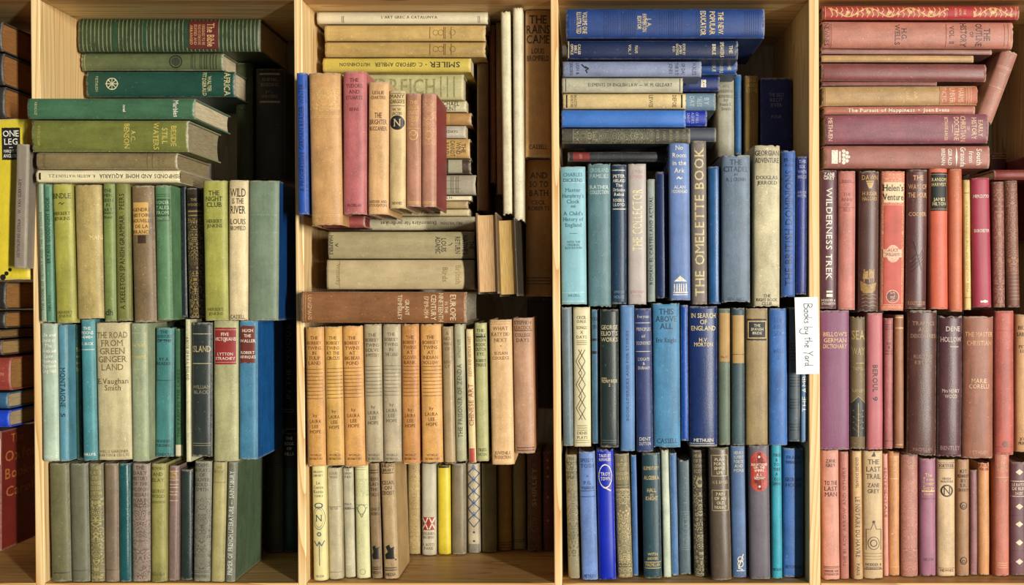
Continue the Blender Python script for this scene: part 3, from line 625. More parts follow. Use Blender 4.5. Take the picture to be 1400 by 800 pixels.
upright(g, [
 ('slim bright blue book', 404.7, 419.6, 408, 421.2, 99.6, 293.5, '#3158ae', dict(T=[v(262, 115, 7, 'A PROGRESSIVE GERMAN READER·WINTER', '#12245c')])),
 ('thick tan book, gilt ornament', 421, 465.6, 426, 468.6, 100, 308.5, '#c58e55', dict(p=2.2, b=.004, fray=1.5, pages='#d9917c', pat='scroll', acc='#d9ae6a', vr=(.76, .91), T=[t(130, 6.5, 'THAMES', '#e0bd78', .6, .1), t(150, 4.5, 'LONDON', '#e0bd78', .5, .2), bars([159, 161, 294, 296], .7, '#d9ae6a')])),
 ('rose pink book', 466.8, 502.6, 470, 499.6, 98, 293.5, '#b95f66', dict(p=2.3, b=.0035, T=[tl(110, 8, 5, ['THE', 'TUDORS', 'AND', 'STUARTS'], '#6a2c34', .7), t(150, 4.4, 'BINNS', '#6a2c34', .4), t(281, 4, 'MACMILLAN', '#6a2c34', .6)])),
 ('peach book, dark title', 502.8, 533, 503.5, 531, 112, 293.5, '#d7a26c', dict(T=[tl(127, 6.6, 4.3, ['LESLIE', 'CHARTERIS'], '#63402a', .7), t(158, 7, 'THE', '#63402a', .35), t(167, 6.4, 'BRIGHTER', '#63402a', .84), t(176, 6.4, 'BUCCANEER', '#63402a', .84), tl(276, 5, 3.6, ['HODDER AND', 'STOUGHTON'], '#63402a', .84)])),
 ('cream book, round N mark', 531.5, 554.6, 531.5, 554.6, 124, 285.5, '#cfae78', dict(T=[bars([128, 145], .7, '#2c2018'), tl(132, 7, 5, ['MANY', 'CARGOES'], '#2c2018', .86), tl(150, 5.4, 4, ['W.W.', 'JACOBS'], '#2c2018', .6), disc(168, 10, '#1e1d22'), t(168, 10, 'N', '#d9bd8a', .5), t(278, 3.6, 'NEWNES', '#5a4630', .6)])),
 ('rose book, gilt shell', 555, 575.6, 555, 575.6, 127.7, 283, '#b4755c', dict(T=[tl(140, 7, 4.5, ['THE', 'AMAZING', 'QUEST', 'MAN'], GD, .76), tl(165, 5, 3.4, ['EDGAR', 'SKY'], GD, .6), ring(185, 7, GD, 1.2, .9), ring(182, 4, GD, 1), bars([175.5, 276, 278], .7, GD)])),
 ('rose book, crimson boards', 576, 596.6, 576, 596.6, 127.7, 283.5, '#b87860', dict(side='#8a2030', pat='scroll', acc='#d0a06c', vr=(.55, .95), T=[ring(185, 6, GD, .9, .9), bars([276, 278], .7, GD)])),
], d=-.047, dp=.11)
g = 'stack in tan bay'
stack(g, [
 ('white pamphlet, small capitals', 433, 667, 15.5, 32.5, '#d5caa8', dict(d=.052, dp=.045, kind='paper', mott=.4, T=[v(522, 598, 3.6, "L'ART GREC A CATALUNYA", '#3a3226'), bars([468, 470, 654, 656], .8, '#6a5f48', -.2, .9)])),
 ('tan gold book, brown bands', 443.5, 664, 34, 56, '#c09a58', dict(d=.052, T=[[ring(y, 4, '#946f34', .8) for y in (596, 603, 619)], bars([588, 607, 609, 617], 1, '#7d5c2c', -.75, .75), bars([448, 450], .7, '#d9bd7c')])),
 ('darker tan book, brown bands', 444, 664, 57, 78, '#b08c4c', dict(d=.052, T=[[ring(y, 4, '#85622c', .8) for y in (596, 603, 619)], bars([588, 607, 609, 617], 1, '#6f5026', -.75, .75), bars([448, 450], .7, '#c9a866')])),
 ('yellow book, upside down title', 441, 644, 79, 98.5, '#c9ae44', dict(d=.052, kind='paper', mott=.5, p=2, b=.004, T=[v(629, 588, 7.4, 'SMILER', '#1f1a0c'), disc(583, .8, '#1f1a0c'), v(578, 513, 5.4, 'C. GIFFORD AMBLER', '#2f2812'), v(506, 465, 4.6, 'HUTCHINSON', '#2f2812')])),
 ('olive cream book, tall thin capitals', 443, 634, 100.8, 136.5, '#b8b07a', dict(d=.065, T=[v(480, 595, 21, 'STERREICH', '#928d5e'), bars([603, 612, 621], 1.6, '#8a8555', -.8, .8)])),
 ('white book, black capitals', 445, 638, 137.5, 153, '#cdbf98', dict(d=.08, kind='paper', T=[v(606, 628, 5.5, 'CHAEL', '#3a352a', -.4), v(606, 624, 5.5, 'AUNT', '#3a352a', .45)])),
 ('short orange tan book', 450, 644.5, 154, 171, '#a8773c', dict(d=.08, T=[bars([611, 614], 1, '#d0a060')])),
 ('grey white book', 447, 637, 171.5, 189, '#b3a995', dict(d=.08, kind='paper', T=[v(600, 626, 3.4, 'WEEKDAYS', '#4a4438')])),
 ('tan book, sideways brown title', 447, 642.5, 189.5, 216.5, '#b98e4e', dict(d=.08, T=[t(634, 5.4, 'THE', '#4d3014', .5), t(627, 5.8, 'WIND', '#4d3014', .62), t(619, 5.8, 'CANNOT', '#4d3014', .8), t(611, 5.8, 'READ', '#4d3014', .6)])),
 ('dark brown book, grey label', 447, 644, 217, 238, '#3f2a1a', dict(d=.08, T=[lab(613, 632, '#a09a80', [])])),
 ('grey book, ruled grid', 447, 650.5, 239, 266.5, '#958a74', dict(d=.08, T=[bars([617, 619.5, 624, 626.5], .7, '#4b4436', -.85, .85), bar(590, 630, '#4b4436', -.42, -.38), bar(590, 630, '#4b4436', .38, .42)])),
 ('thin white booklet', 447, 644.5, 267.8, 274.3, '#d5c8a4', dict(d=.08, kind='paper', T=[v(588, 618, 3, 'THE FARM', '#3a3226')])),
 ('tan half shaded book', 447, 640, 275, 285.5, '#a78a5c', dict(d=.08)),
 ('cream booklet, small lettering', 455, 642, 286, 295.5, '#d6c190', dict(d=.08, kind='paper', T=[v(575, 602, 3.4, 'Tommasen', '#4a4230')])),
 ('white booklet, upside down lettering', 447, 649, 296, 315, '#cdbf9c', dict(d=.078, kind='paper', T=[v(597, 521, 5.2, 'Ekonomilära för jordbruket', '#3f382c'), v(632, 603, 3.6, 'NILS WILSSON', '#3f382c')])),
 ('grey beige book, black title', 448.5, 649, 316.5, 354, '#a3926a', dict(d=-.012, dp=.16, mott=.7, T=[t(645, 6, 'THE', '#2c2416', .3), t(636, 6.4, "NATIVE'S", '#2c2416', .7), t(626, 6.4, 'RETURN', '#2c2416', .62), stk(616, [(0, -3), (0, 0), (-3, 3)], 1, '#2c2416'), t(607, 6.4, 'LOUIS', '#2c2416', .5), t(599, 6.4, 'ADAMIC', '#2c2416', .62), t(453.5, 4.6, 'HARPERS', '#2c2416', .7), stk(460, [(-2, 3), (0, -1), (2, 3)], 1, '#2c2416')])),
 ('pale beige book, faded gilt', 446.5, 649, 355, 396, '#bda479', dict(d=-.012, dp=.16, mott=.6, T=[bar(464, 465, '#a08755'), t(463, 5, 'Witherby', '#96804f', .8), t(627, 7, 'British', '#a58e5c', .8), t(609, 7, 'Birds', '#96804f', .55)])),
 ('jutting brown leather book', 411.5, 638, 398.5, 441.5, '#8a5430', dict(d=-.032, dp=.165, dy=.5, rough=.36, mott=1.2, pages='#a39a86', T=[bars([415, 418], .8, '#c0955f', -.95, .95), t(424, 5, 'LONGMANS', '#d0a878', .8), t(557, 5.4, 'GRANT', '#e2c9a0', .5), t(552, 3.4, '&', '#e2c9a0', .1), t(547, 5.4, 'TEMPERLEY', '#e2c9a0', .8), t(583, 6, '1789-1914', '#d9b98c', .7), t(593, 6.6, 'CENTURY', '#e2c9a0', .82), t(603, 6.2, 'NINETEENTH', '#e2c9a0', .9), t(610.5, 4, 'IN THE', '#e2c9a0', .36), t(619.5, 7.4, 'EUROPE', '#e2c9a0', .82), bar(634.5, 635.5, '#c0955f')])),
])
g = 'shadowed right end of tan bay'
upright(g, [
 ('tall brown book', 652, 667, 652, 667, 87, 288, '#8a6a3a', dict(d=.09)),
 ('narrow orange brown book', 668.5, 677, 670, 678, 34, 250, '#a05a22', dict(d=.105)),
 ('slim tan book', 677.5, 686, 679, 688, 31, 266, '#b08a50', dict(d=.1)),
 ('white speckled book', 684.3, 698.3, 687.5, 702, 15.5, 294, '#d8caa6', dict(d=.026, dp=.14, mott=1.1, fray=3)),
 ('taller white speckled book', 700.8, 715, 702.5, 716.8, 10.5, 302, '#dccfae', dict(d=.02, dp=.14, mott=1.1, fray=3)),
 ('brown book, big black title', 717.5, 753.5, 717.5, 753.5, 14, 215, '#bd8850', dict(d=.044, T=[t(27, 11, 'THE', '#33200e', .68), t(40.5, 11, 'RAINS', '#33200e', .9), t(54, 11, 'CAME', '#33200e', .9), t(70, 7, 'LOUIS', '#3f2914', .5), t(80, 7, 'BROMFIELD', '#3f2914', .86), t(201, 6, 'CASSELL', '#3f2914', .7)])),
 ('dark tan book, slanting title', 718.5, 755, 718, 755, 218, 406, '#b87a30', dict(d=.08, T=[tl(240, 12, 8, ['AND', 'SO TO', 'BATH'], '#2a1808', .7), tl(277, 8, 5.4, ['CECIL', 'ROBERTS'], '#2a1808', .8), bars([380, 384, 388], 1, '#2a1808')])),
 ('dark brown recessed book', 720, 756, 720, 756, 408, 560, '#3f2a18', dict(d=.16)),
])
make_book('tan book, fore-edge facing out, left of two below white books', 'books turned fore-edge out', (668, 402), (664.5, 291), 29, -.045, '#6b4a2c', turn=True, dp=.13, pages='#cfa97a', wear=1.6)
make_book('yellowed book, fore-edge facing out, right of two below white books', 'books turned fore-edge out', (703.5, 405), (699, 298), 26, -.01, '#3a3226', turn=True, dp=.13, pages='#bf9f5e', yaw=-.06)
make_book('crimson book lying beneath the rose pink book', None, (441, 303), (499.5, 303), 17, -.005, '#8f2f30', dp=.05, pages='#8f2f30', lying=True)

# ============================================================ BLUE BAY
g = 'lowest row of blue bay'
upright(g, [
 ('olive grey blocked book', 773, 790, 777, 794.5, 622, 792, '#8a8162', dict(pat='floral', acc='#4f4a34', vr=(.18, .97), T=[tl(628, 6.4, 4, ['THE', 'PLAYS', 'OF', 'SHAKE', 'SPEARE'], '#4f4a34')])),
 ('pale blue book, smudged title', 790.5, 814, 796, 817.5, 618, 794, '#6f8cc6', dict(mott=1.2, T=[tl(623, 7.5, 5, ['', 'SPEEDY', 'TOSH', ''], '#28407a', .8), disc(652, 1, '#28407a'), tl(661, 7, 4.6, ['P.G.', 'WODEHOUSE'], '#28407a', .8), bars([672, 680], 1, '#28407a'), t(788, 4.6, 'METHUEN', '#28407a', .7)])),
 ('ultramarine book, white Q oval', 814.8, 838.8, 819.4, 842.3, 615, 794.5, '#2032b4', dict(rough=.4, mott=.6, fray=3, T=[tl(624, 5.4, 3.8, ['TALES BY', 'ROMANCERS'], WH, .7), ring(652, 16.5, WH, 1.6, .56), stk(668, [(-3, 1), (2, -1), (7, -4)], 1.8, WH), tl(649, 6.4, 4.4, ['TROY', 'TOWN'], WH, .56)])),
 ('olive brown blocked book', 839.5, 860, 844, 866, 621, 791, '#7f7350', dict(pat='floral', acc='#bba878', vr=(0, .72), psc=1.2, T=[tl(630, 6.2, 4, ['A', 'CENTURY', 'OF', 'ENGLISH', 'ESSAYS'], '#bba878'), bars([664, 668, 772, 775], 1, '#453e28')])),
 ('slim mid blue book', 861, 871.5, 865.5, 873.5, 622.5, 785, '#3f69a4', dict(wear=1.5)),
 ('dark teal algebra book', 877.5, 902.3, 880.3, 905.3, 620, 792, '#26464f', dict(rough=.4, T=[tl(641, 13, 5, ['ELEMENTARY', 'ALGEBRA'], '#cdb374', .85), t(671, 5, 'HALL', '#cdb374', .5), t(677, 3, 'AND', '#cdb374', .2), t(682, 5, 'KNIGHT', '#cdb374', .66), tl(758, 6, 3.8, ['WITH', 'ANSWERS'], '#cdb374', .6), bars([769, 777], .9, '#cdb374'), t(772.6, 4, 'MACMILLAN', '#cdb374', .8)])),
 ('thin whitish green pamphlet', 903, 914.2, 907.5, 918, 616, 791, '#b9c4b0', dict(mott=1.3, fray=3)),
 ('slim denim blue book', 915, 925, 918.5, 928, 620, 785, '#4d74a4', dict(wear=1.5)),
 ('slate book, embossed maze pattern', 926, 945.3, 929, 946, 629, 780, '#54666c', dict(fray=2.5, wear=1.6, T=[[frame(700+i*3, 752-i*3, '#75868a', .75-.2*i, .7) for i in range(3)], v(752, 640, 5, 'ANTHOLOGY', '#677a80')])),
 ('dark brown and tan ornate book', 946, 965.3, 949.5, 969, 616, 788, '#4a4234', dict(pat='floral', acc='#a39670', vr=(0, .8), T=[tl(624, 7, 4.4, ['HEART', 'OF MID', 'LOTHIAN', 'SCOTT'], '#a39670')])),
 ('glossy brown book, framed gilt panels', 968.3, 997.3, 974, 1000, 612.5, 794, '#5c4d40', dict(rough=.32, mott=.7, p=2, b=.004, T=[frame(623, 652, '#c5b489', .84, .8), tl(629, 6, 3.8, ['PLAN', 'FOR A', 'SIMPLE', 'LIFE'], '#d9caa0', .55), t(660, 4, 'H. E. BATES', '#c5b489', .76), frame(670.5, 699, '#c5b489', .84, .8), tl(676, 6, 3.8, ['PAIN', 'OF AN', 'OLD', 'PHEASANT'], '#d9caa0', .6)])),
 ('slate blue book, gilt monogram', 998.2, 1020.4, 1001.3, 1024, 610, 790.5, '#56719a', dict(T=[tl(620, 6, 4, ['HENRY', 'RUPERT', 'FORDE', 'AND', 'MORE'], '#c9c2a0', .6), ring(765, 4, WH, 1.1), ring(771, 5, WH, 1.1, .8), stk(768, [(4, 10), (1, 2), (-3, -9), (3, -11)], 1.2, WH), bar(780, 781, WH, -.5, .5)])),
 ('purple grey book, red oval label', 1022.7, 1051.8, 1025.3, 1053.7, 609.5, 793, '#635d67', dict(p=3, mott=.6, T=[disc(645, 26, '#b8473a', .44), disc(630, 12, '#b8473a', .98), disc(661, 12, '#b8473a', .98), bar(631, 660, '#b8473a', -.83, .83), disc(625.5, 1.6, WH), disc(666, 1.6, WH), tl(636, 4, 3, ['REFLECTIONS', 'ON THE', 'EMPIRE'], WH, .76), tl(650, 4.4, 3.4, ['A.S.', 'NEEDHAM'], WH, .5), bars([633, 659.5], .5, WH, -.7, .7)])),
 ('bright turquoise slim book', 1054, 1068.8, 1055.5, 1069.8, 607.5, 792.5, '#3c9fb4', dict(fray=2.5, T=[tl(623, 6.4, 4, ['THREE', '&', 'TO', 'THEE', 'A'], '#17404f', .7), tl(656, 6, 4, ['TO', 'SAMOA'], '#17404f', .7), t(779, 4, 'METHUEN', '#17404f', .8)])),
 ('cornflower blue book, dark lettering', 1070.2, 1100, 1071.3, 1098.7, 613, 790, '#4870ae', dict(p=3, T=[tl(626, 6.6, 4.4, ['FRANK', 'SWINNERTON'], '#1b2f5e', .76), tl(656, 7.6, 5, ['GEORGIAN', 'HOUSE'], '#1b2f5e', .8), t(775, 4.4, 'HUTCHINSON', '#1b2f5e', .8)])),
], floor=FL)
g = 'middle row of blue bay'
upright(g, [
 ('slim grey blue book', 767, 782.3, 771, 783.8, 420, 610, '#6c7c82', dict(wear=1.5, rough=.45)),
 ('cream book, blocked lattice', 783, 807, 784.5, 808.3, 420, 611, '#ddcfa4', dict(mott=.5, T=[tl(434, 5.4, 3.8, ['CECIL', 'DALE'], '#5c5034', .6), tl(448, 6.4, 4, ['SONGS', 'X', 'DAYS'], '#5c5034', .6), bars([466, 468.5, 471, 582, 585, 588], 1, '#8a7c56', -.6, .6), [stk(526, [((-1)**i*4.5*s_, 48-i*16) for i in range(7)], .9, '#4f452c') for s_ in (1, -1)], [stk(526, [(-4+(-1)**i*4.0*s_, 48-i*16) for i in range(7)], .8, '#6d6140') for s_ in (1,)], tl(592, 6, 4, ['DENIS', 'PLAYS'], '#5c5034', .6), bars([602, 605], .8, '#8a7c56', -.8, .8)])),
 ('slim teal blue book, black lettering', 808.3, 819.5, 810, 819.5, 423, 607, '#426c88', dict(d=.003, T=[tl(436, 11, 6, ['OUR', 'TEEN'], '#10222e'), bar(463, 466, '#10222e'), bar(480, 484, '#10222e')])),
 ('black green book, gilt capitals', 820, 846, 821, 846, 423, 612, '#1d2c2a', dict(rough=.38, T=[tl(447.5, 8.4, 5.6, ['GEORGE', "ELIOT'S", 'WORKS'], '#cdbf94', .9), bars([517, 519.5], .8, '#cdbf94', -.95, -.3), t(521, 4.4, 'ADAM BEDE', '#cdbf94', .85), t(526.5, 3.6, '2', '#cdbf94'), bars([602, 605], .8, '#54605a')])),
 ('light blue book, dotted upward title', 847.3, 867.6, 848.4, 868.2, 417, 617, '#6088ba', dict(p=3, mott=.5, T=[v(575, 452, 3.4, 'BOOK-LIMERICKS AND FOR STORIES', '#2a4a80')])),
 ('indigo book, silver rules', 868, 890, 870, 894, 421.5, 618, '#303f72', dict(T=[tl(432.5, 5, 4.2, ['Everyman'], '#c9c4b8', .7), bars([441.5, 480.5], .9, '#c9c4b8', -.95, .95), tl(450, 9.5, 4.4, ['PRINCIPLES', 'of', 'ECONOMICS'], '#c9c4b8', .85), tl(491, 6, 4, ['LYDGATE', '&', 'DURHAM'], '#c9c4b8', .7), tl(600, 6.4, 4.4, ['DENT', 'DUTTON'], '#c9c4b8', .7)])),
 ('wide sky blue book, big dark title', 891.3, 930, 894.5, 930, 414.6, 612, '#4d88b0', dict(mott=1.1, fray=2.5, p=3, T=[tl(426, 10, 7.4, ['THIS', 'ABOVE', 'ALL'], '#1d3a56', .78), t(465, 6, 'Eric Knight', '#1d3a56', .76), t(602.5, 6.4, 'CASSELL', '#1d3a56', .76)])),
 ('narrow royal blue book', 930.4, 940.8, 931.5, 941.5, 417, 603, '#1f4ea4', dict(wear=1.4, rough=.4)),
 ('wide navy book, gilt title', 942, 981, 942.5, 981, 418.7, 611, '#1e3468', dict(p=2.2, b=.004, rough=.36, mott=.6, T=[tl(431.5, 8.6, 6, ['IN SEARCH', 'OF', 'ENGLAND'], '#e2cc8c', .86), tl(464.5, 6.4, 5, ['H.V.', 'MORTON'], '#e2cc8c', .66), t(601.5, 4.4, 'METHUEN', '#e6dcc4', .7), bars([606, 608.5], .8, '#c9c0a0', -.95, .95)])),
 ('grey green book, tan label', 981.8, 998.6, 982.3, 998.6, 422, 608.6, '#5d6d5c', dict(T=[lab(428, 494.5, '#b58f56', [t(488, 3, 'No 12', '#7a5c30', .6)], -1, 1)])),
 ('dark teal book, tan label', 1000, 1018.5, 1000.7, 1018.5, 421, 609, '#3f555a', dict(T=[lab(431, 496.5, '#b9965c', [bar(484, 485, '#7a5c30')], -1, 1)])),
 ('tan book, black framed label', 1019.4, 1050, 1020, 1050, 421.5, 608.6, '#9b7f54', dict(p=3, T=[lab(436, 465.5, '#24221d', [frame(438.5, 463, '#c2a873', .86, 1.6), tl(445, 5.2, 3.6, ['THE', 'SPANISH', 'BRIDE'], '#d6cfb4', .56)], -.92, 1)])),
 ('faded azure book, ghostly title', 1051.3, 1077, 1052, 1076.5, 421.5, 609, '#4673b6', dict(mott=1.2, T=[tl(438, 9, 6, ['THE', 'BIG', 'SIX'], '#345da0', .6), tl(480, 8, 6, ['WELL', 'S'], '#345da0', .6)])),
 ('slate book, black ruled bands', 1079, 1095, 1079, 1093.5, 420, 604, '#4e5a62', dict(T=[bars([470+i*4.4 for i in range(6)]+[516, 520, 524, 528, 546, 550, 554, 558, 580, 584, 588], 1.1, '#252c33', -.95, .95)])),
 ('thin pale blue book behind card', 1095.3, 1104.5, 1095.3, 1103.5, 430, 605, '#7394bb', dict(d=0, fray=2, T=[v(563, 452, 6.4, 'THE AMBASSADORS', '#e4e6e0')])),
], d=-.006)
g = 'upper row of blue bay'
upright(g, [
 ('pale cyan book, blue lettering', 765.3, 801, 768.3, 802, 228, 416.5, '#8fc0cb', dict(mott=.4, p=2.6, T=[tl(239, 7.6, 5, ['CHARLES', 'DICKENS'], '#3c6f84', .76), bars([249.5, 400, 412], .7, '#c4e0df', -.96, .96), tl(260, 7.8, 5.2, ['Master', "Humphrey's", 'Clock'], '#3c6f84', .84), t(282.5, 3, 'AND', '#3c6f84', .2), tl(292, 7.8, 5.2, ["A Child's", 'History of', 'England'], '#3c6f84', .8), bar(319, 319.8, '#3c6f84', -.3, .3), tl(331, 4, 2.8, ['WITH THE', 'ORIGINAL', 'ILLUSTRATIONS'], '#3c6f84', .66), t(404, 3.2, 'HAZELL', '#3c6f84', .5)])),
 ('grey teal book, silver lettering', 803.3, 835, 804.8, 835.3, 224, 420, '#5d8087', dict(mott=1.1, fray=2.5, T=[tl(233, 8, 5, ['CROSLAND', 'FAMILIES'], '#a9c0bc', .84), tl(256, 7, 4.8, ['RATHER', 'COLLECTION'], '#c6d6d0', .84)])),
 ('navy book, silver bands', 836, 856.5, 835.8, 857, 225, 416, '#1e3a56', dict(rough=.42, T=[bars([233, 286], 1.6, '#c0b9a0', -.97, .97), tl(241, 6.2, 4.2, ['PETER', 'ABELARD', 'The', 'Orthodox', 'Rebel'], WH, .8), tl(274, 6, 4, ['ROGER B.', 'LLOYD'], WH, .76), tl(399, 7, 4, ['LIVINGSTONE', 'HOUSE'], '#7088a0', .7)])),
 ('pinkish grey book, tall pale title', 858, 883.5, 858.5, 884, 224, 416.5, '#b5aaa4', dict(mott=.4, p=3.4, T=[tl(235, 7, 4.4, ['JOHN', 'FOWLES'], '#c79a98', .7), v(343, 259, 13, 'THE COLLECTOR', '#e9dcae'), tl(399, 6, 4, ['JONATHAN', 'CAPE'], '#c79a98', .74)])),
 ('thin grey book, upward black title', 884.6, 895.6, 885.6, 896, 245, 413, '#86908a', dict(kind='paper', d=0, T=[v(389, 269, 5, 'ROMÁN, EL CASTELLANO ACTUAL', '#15191a')])),
 ('dark navy narrow book', 896.3, 913.2, 897.7, 913.2, 235, 408, '#1c2f5e', dict(d=.008, rough=.4)),
 ('periwinkle book, white temple stamp', 913.8, 943, 916.3, 944, 191.6, 411, '#6d87bc', dict(p=3, mott=.7, T=[tl(202, 10.4, 6, ['No', 'Room', 'in the', 'Ark'], WH, .66), stk(244, [(-4, -1), (-1, 2), (1, -1), (4, 1)], 1.5, WH), tl(256, 6, 4.2, ['ALAN', 'MOOREHEAD'], WH, .76), poly(386, [(-9, 1), (9, 1), (0, 9)], WH), [stk(394, [(x, 6), (x, -5)], 1.5, WH) for x in (-8, -4.6, -1.4, 1.4, 4.6, 8)], stk(400, [(-10, 0), (10, 0)], 1.6, WH), stk(403, [(-10, 0), (10, 0)], 1.2, WH)])),
 ('tall taupe book, cream upward title', 944, 966.3, 946.7, 966.6, 192.5, 416.5, '#776a62', dict(p=3.4, mott=.5, T=[v(405, 203, 12.5, 'THE OMELETTE BOOK', '#d2bf8a')])),
 ('slim shiny blue book', 968.3, 984.8, 969.2, 985.8, 227.6, 416, '#2f5f94', dict(rough=.32, d=.003)),
 ('wide steel blue book', 986.6, 1025.8, 987.2, 1025.8, 212, 414, '#6a7c8e', dict(p=2.6, mott=1.1, fray=3, wear=1.8, T=[tl(222, 9.4, 7, ['THE', 'CITADEL'], '#25405c', .86), t(239, 3, 'BY', '#25405c', .2), t(245.5, 4.6, 'A. J. CRONIN', '#25405c', .7), t(409, 4, 'GOLLANCZ', '#35506c', .6)])),
 ('stained cream book, dark title', 1030.3, 1067, 1030.5, 1066, 199, 420, '#c3b591', dict(p=3, mott=1.4, fray=2.5, T=[tl(209.5, 10, 6.6, ['GEORGIAN', 'ADVENTURE'], '#3c3a34', .92), tl(243, 7, 4.8, ['DOUGLAS', 'JERROLD'], '#3c3a34', .8), tl(404.5, 5.4, 4.2, ['THE', 'RIGHT BOOK', 'CLUB'], '#3c3a34', .8)])),
 ('blue book, dark upward title', 1068.3, 1088.6, 1069.2, 1086.6, 206, 407, '#4168ae', dict(fray=3, T=[v(391, 233, 9.5, 'THE BRITISH DOMINIONS', '#172a5c'), t(219, 5, '19-21', '#172a5c', .7), t(226, 4, 'A-GH', '#172a5c', .6)])),
 ('indigo book, pale lettering', 1089.3, 1104, 1087.7, 1103, 214, 403, '#2c3a80', dict(rough=.42, T=[tl(221, 7, 4, ['THE', 'SIX', 'WHITE', 'BELLS'], '#a5a8c4', .8), tl(263, 5, 3.4, ['BAROQUE', 'ROCHES'], '#a5a8c4', .8)])),
], d=-.006)
g = 'stack in blue bay'
stack(g, [
 ('large ribbed blue book, gilt title', 773.5, 1045, 11.5, 52.5, '#2a4684', dict(d=-.006, dp=.17, p=2.4, b=.004, mott=.8, fray=.6, T=[[bars([y+i*3 for i in range(7)], .7, '#1b2f62', -.97, .97) for y in (782, 826, 850, 902, 914, 952, 1018)], t(799.5, 6, 'VOLUME ONE', '#e0c98c', .72), t(791.5, 6, 'ILLUSTRATED', '#e0c98c', .72), t(887.5, 5, 'J. A.', '#e0c98c', .3), t(881, 5.4, 'HAMMERTON', '#e0c98c', .6), t(874, 5, 'EDITOR', '#e0c98c', .45), t(985, 7, 'THE NEW', '#ecd190', .74), t(973.5, 7, 'POPULAR', '#ecd190', .78), t(961, 7, 'EDUCATOR', '#ecd190', .82)])),
 ('navy book, small gilt lettering', 775, 1009, 55, 81, '#17264c', dict(d=-.003, dp=.046, rough=.4, fray=2.5, T=[bars([777.5], 1, '#cfc08c'), tl(792, -5, 3.4, ['CALEB', 'BIBLE', 'OFFICE'], '#d8caa0', .6), t(870, 3.6, 'PSALMS', '#d8caa0', .4), t(861, 3.6, 'VOL. 1', '#d8caa0', .5), tl(935, -4.6, 3.2, ['EDITED BY', 'JAMES', 'HASTINGS', 'D.D.'], '#d8caa0', .6), t(999, 4.4, 'THE', '#e2d4a6', .5), t(987, 4.6, 'SPEAKERS', '#e2d4a6', .8), t(976, 4.6, 'BIBLE', '#e2d4a6', .66)])),
 ('lilac grey book, black figures', 769, 959, 83.5, 105, '#8790ad', dict(d=-.01, dp=.053, fray=2, T=[t(790, 4, 'LION &', '#252a3c', .75), t(781, 4, 'UNICORN', '#252a3c', .8), stk(799, [(-6, -4), (-1, 1), (0, 6), (2, 2), (6, 4)], 1.7, '#15171f'), stk(805, [(-3, -5), (0, 0), (3, -5)], 1.5, '#15171f'), t(917, 4.4, 'JONES', '#3c4360', .7), t(925, 4.4, 'THE RT', '#3c4360', .8), t(934, 4.4, 'OF DAI', '#3c4360', .7), t(949, 5.4, 'WALES', '#3c4360', .8)])),
 ('white grey book, dark small title', 768, 933.5, 106, 126.8, '#b5b096', dict(d=-.01, dp=.053, T=[bars([773.5, 929.5], 1, '#3c3a30', -.85, .85), v(804, 919, 4.6, 'ELEMENTS OF ENGLISH LAW — W. M. GELDART', '#4a463a')])),
 ('cream gold book, black bars', 769, 937.5, 127.8, 149, '#d3b47c', dict(d=-.01, dp=.053, p=3, T=[bars([774.8, 932], 2, '#1f1a12', -.86, .86), tl(787, -5, 3.6, ['BALAUSTION', 'ADVENTURE'], '#3c301c', .8), t(922, 5, 'DEFOE', '#5c4a2c', .8), t(890, 5, 'LEWIS', '#5c4a2c', .8)])),
 ('plain bright blue book', 767.5, 937.5, 150, 174, '#4677c4', dict(d=-.01, dp=.053, mott=.5, rough=.5)),
 ('dark grey ornate book', 768, 943.5, 175.5, 196.5, '#4c4a3c', dict(d=-.01, dp=.053, pat='floral', acc='#8a8566', vr=(.1, .72), psc=1.5, side='#20303c', T=[bars([784], 1, '#8a8566'), [t(q, 4, s_, '#8a8566', .8) for q, s_ in ((899, 'EVERY'), (908, 'MAN'), (917, 'BRAND'), (926, 'IBSEN'), (935, 'PLAYS'))]])),
])
g = 'second rank behind blue bay stack'
stack(g, [
 ('blue book, pale gilt lettering', 800, 1008, 81, 102, '#1f478c', dict(d=.045, dp=.14, rough=.4, fray=2.5, T=[t(997, 4.4, 'THE', '#d0c9a4', .5), t(986, 4.6, 'SPEAKERS', '#d0c9a4', .8), t(976, 4.6, 'BIBLE', '#d0c9a4', .66)])),
 ('navy book, little white label', 800, 984, 104, 125, '#1a2c66', dict(d=.06, dp=.12, T=[lab(958.5, 965, WH, [t(961.7, 3, 'LAW', '#20264c', .6)], -.5, .5)])),
 ('grey blue book, faint lettering', 800, 978.5, 127, 151, '#6a8598', dict(d=.045, dp=.12, T=[[t(q, 6, s_, '#a9bcc2', .6) for q, s_ in ((946, 'DAY'), (956, 'TALES'), (966, 'BY'))]])),
 ('royal blue book, small gilt print', 800, 966.5, 150.5, 172.5, '#1c34a0', dict(d=.045, dp=.12, T=[[t(q, 3.6, s_, '#9aa0c8', .7) for q, s_ in ((941, 'SAINT'), (947, 'AGNES'), (953, 'OF HILL'))]])),
 ('slate grey book', 800, 979, 174, 194, '#414853', dict(d=.045, dp=.12)),
 ('dark book, red label, lowest', 776, 912, 207.5, 221, '#2a2c30', dict(d=.02, dp=.12, T=[lab(783, 806, '#7e2320', [t(794, 5, 'LAW', '#c98d6a', .5)], -1, 1), bars([818, 850], .8, '#4c4c48')])),
])
g = 'back row right of blue bay stack'
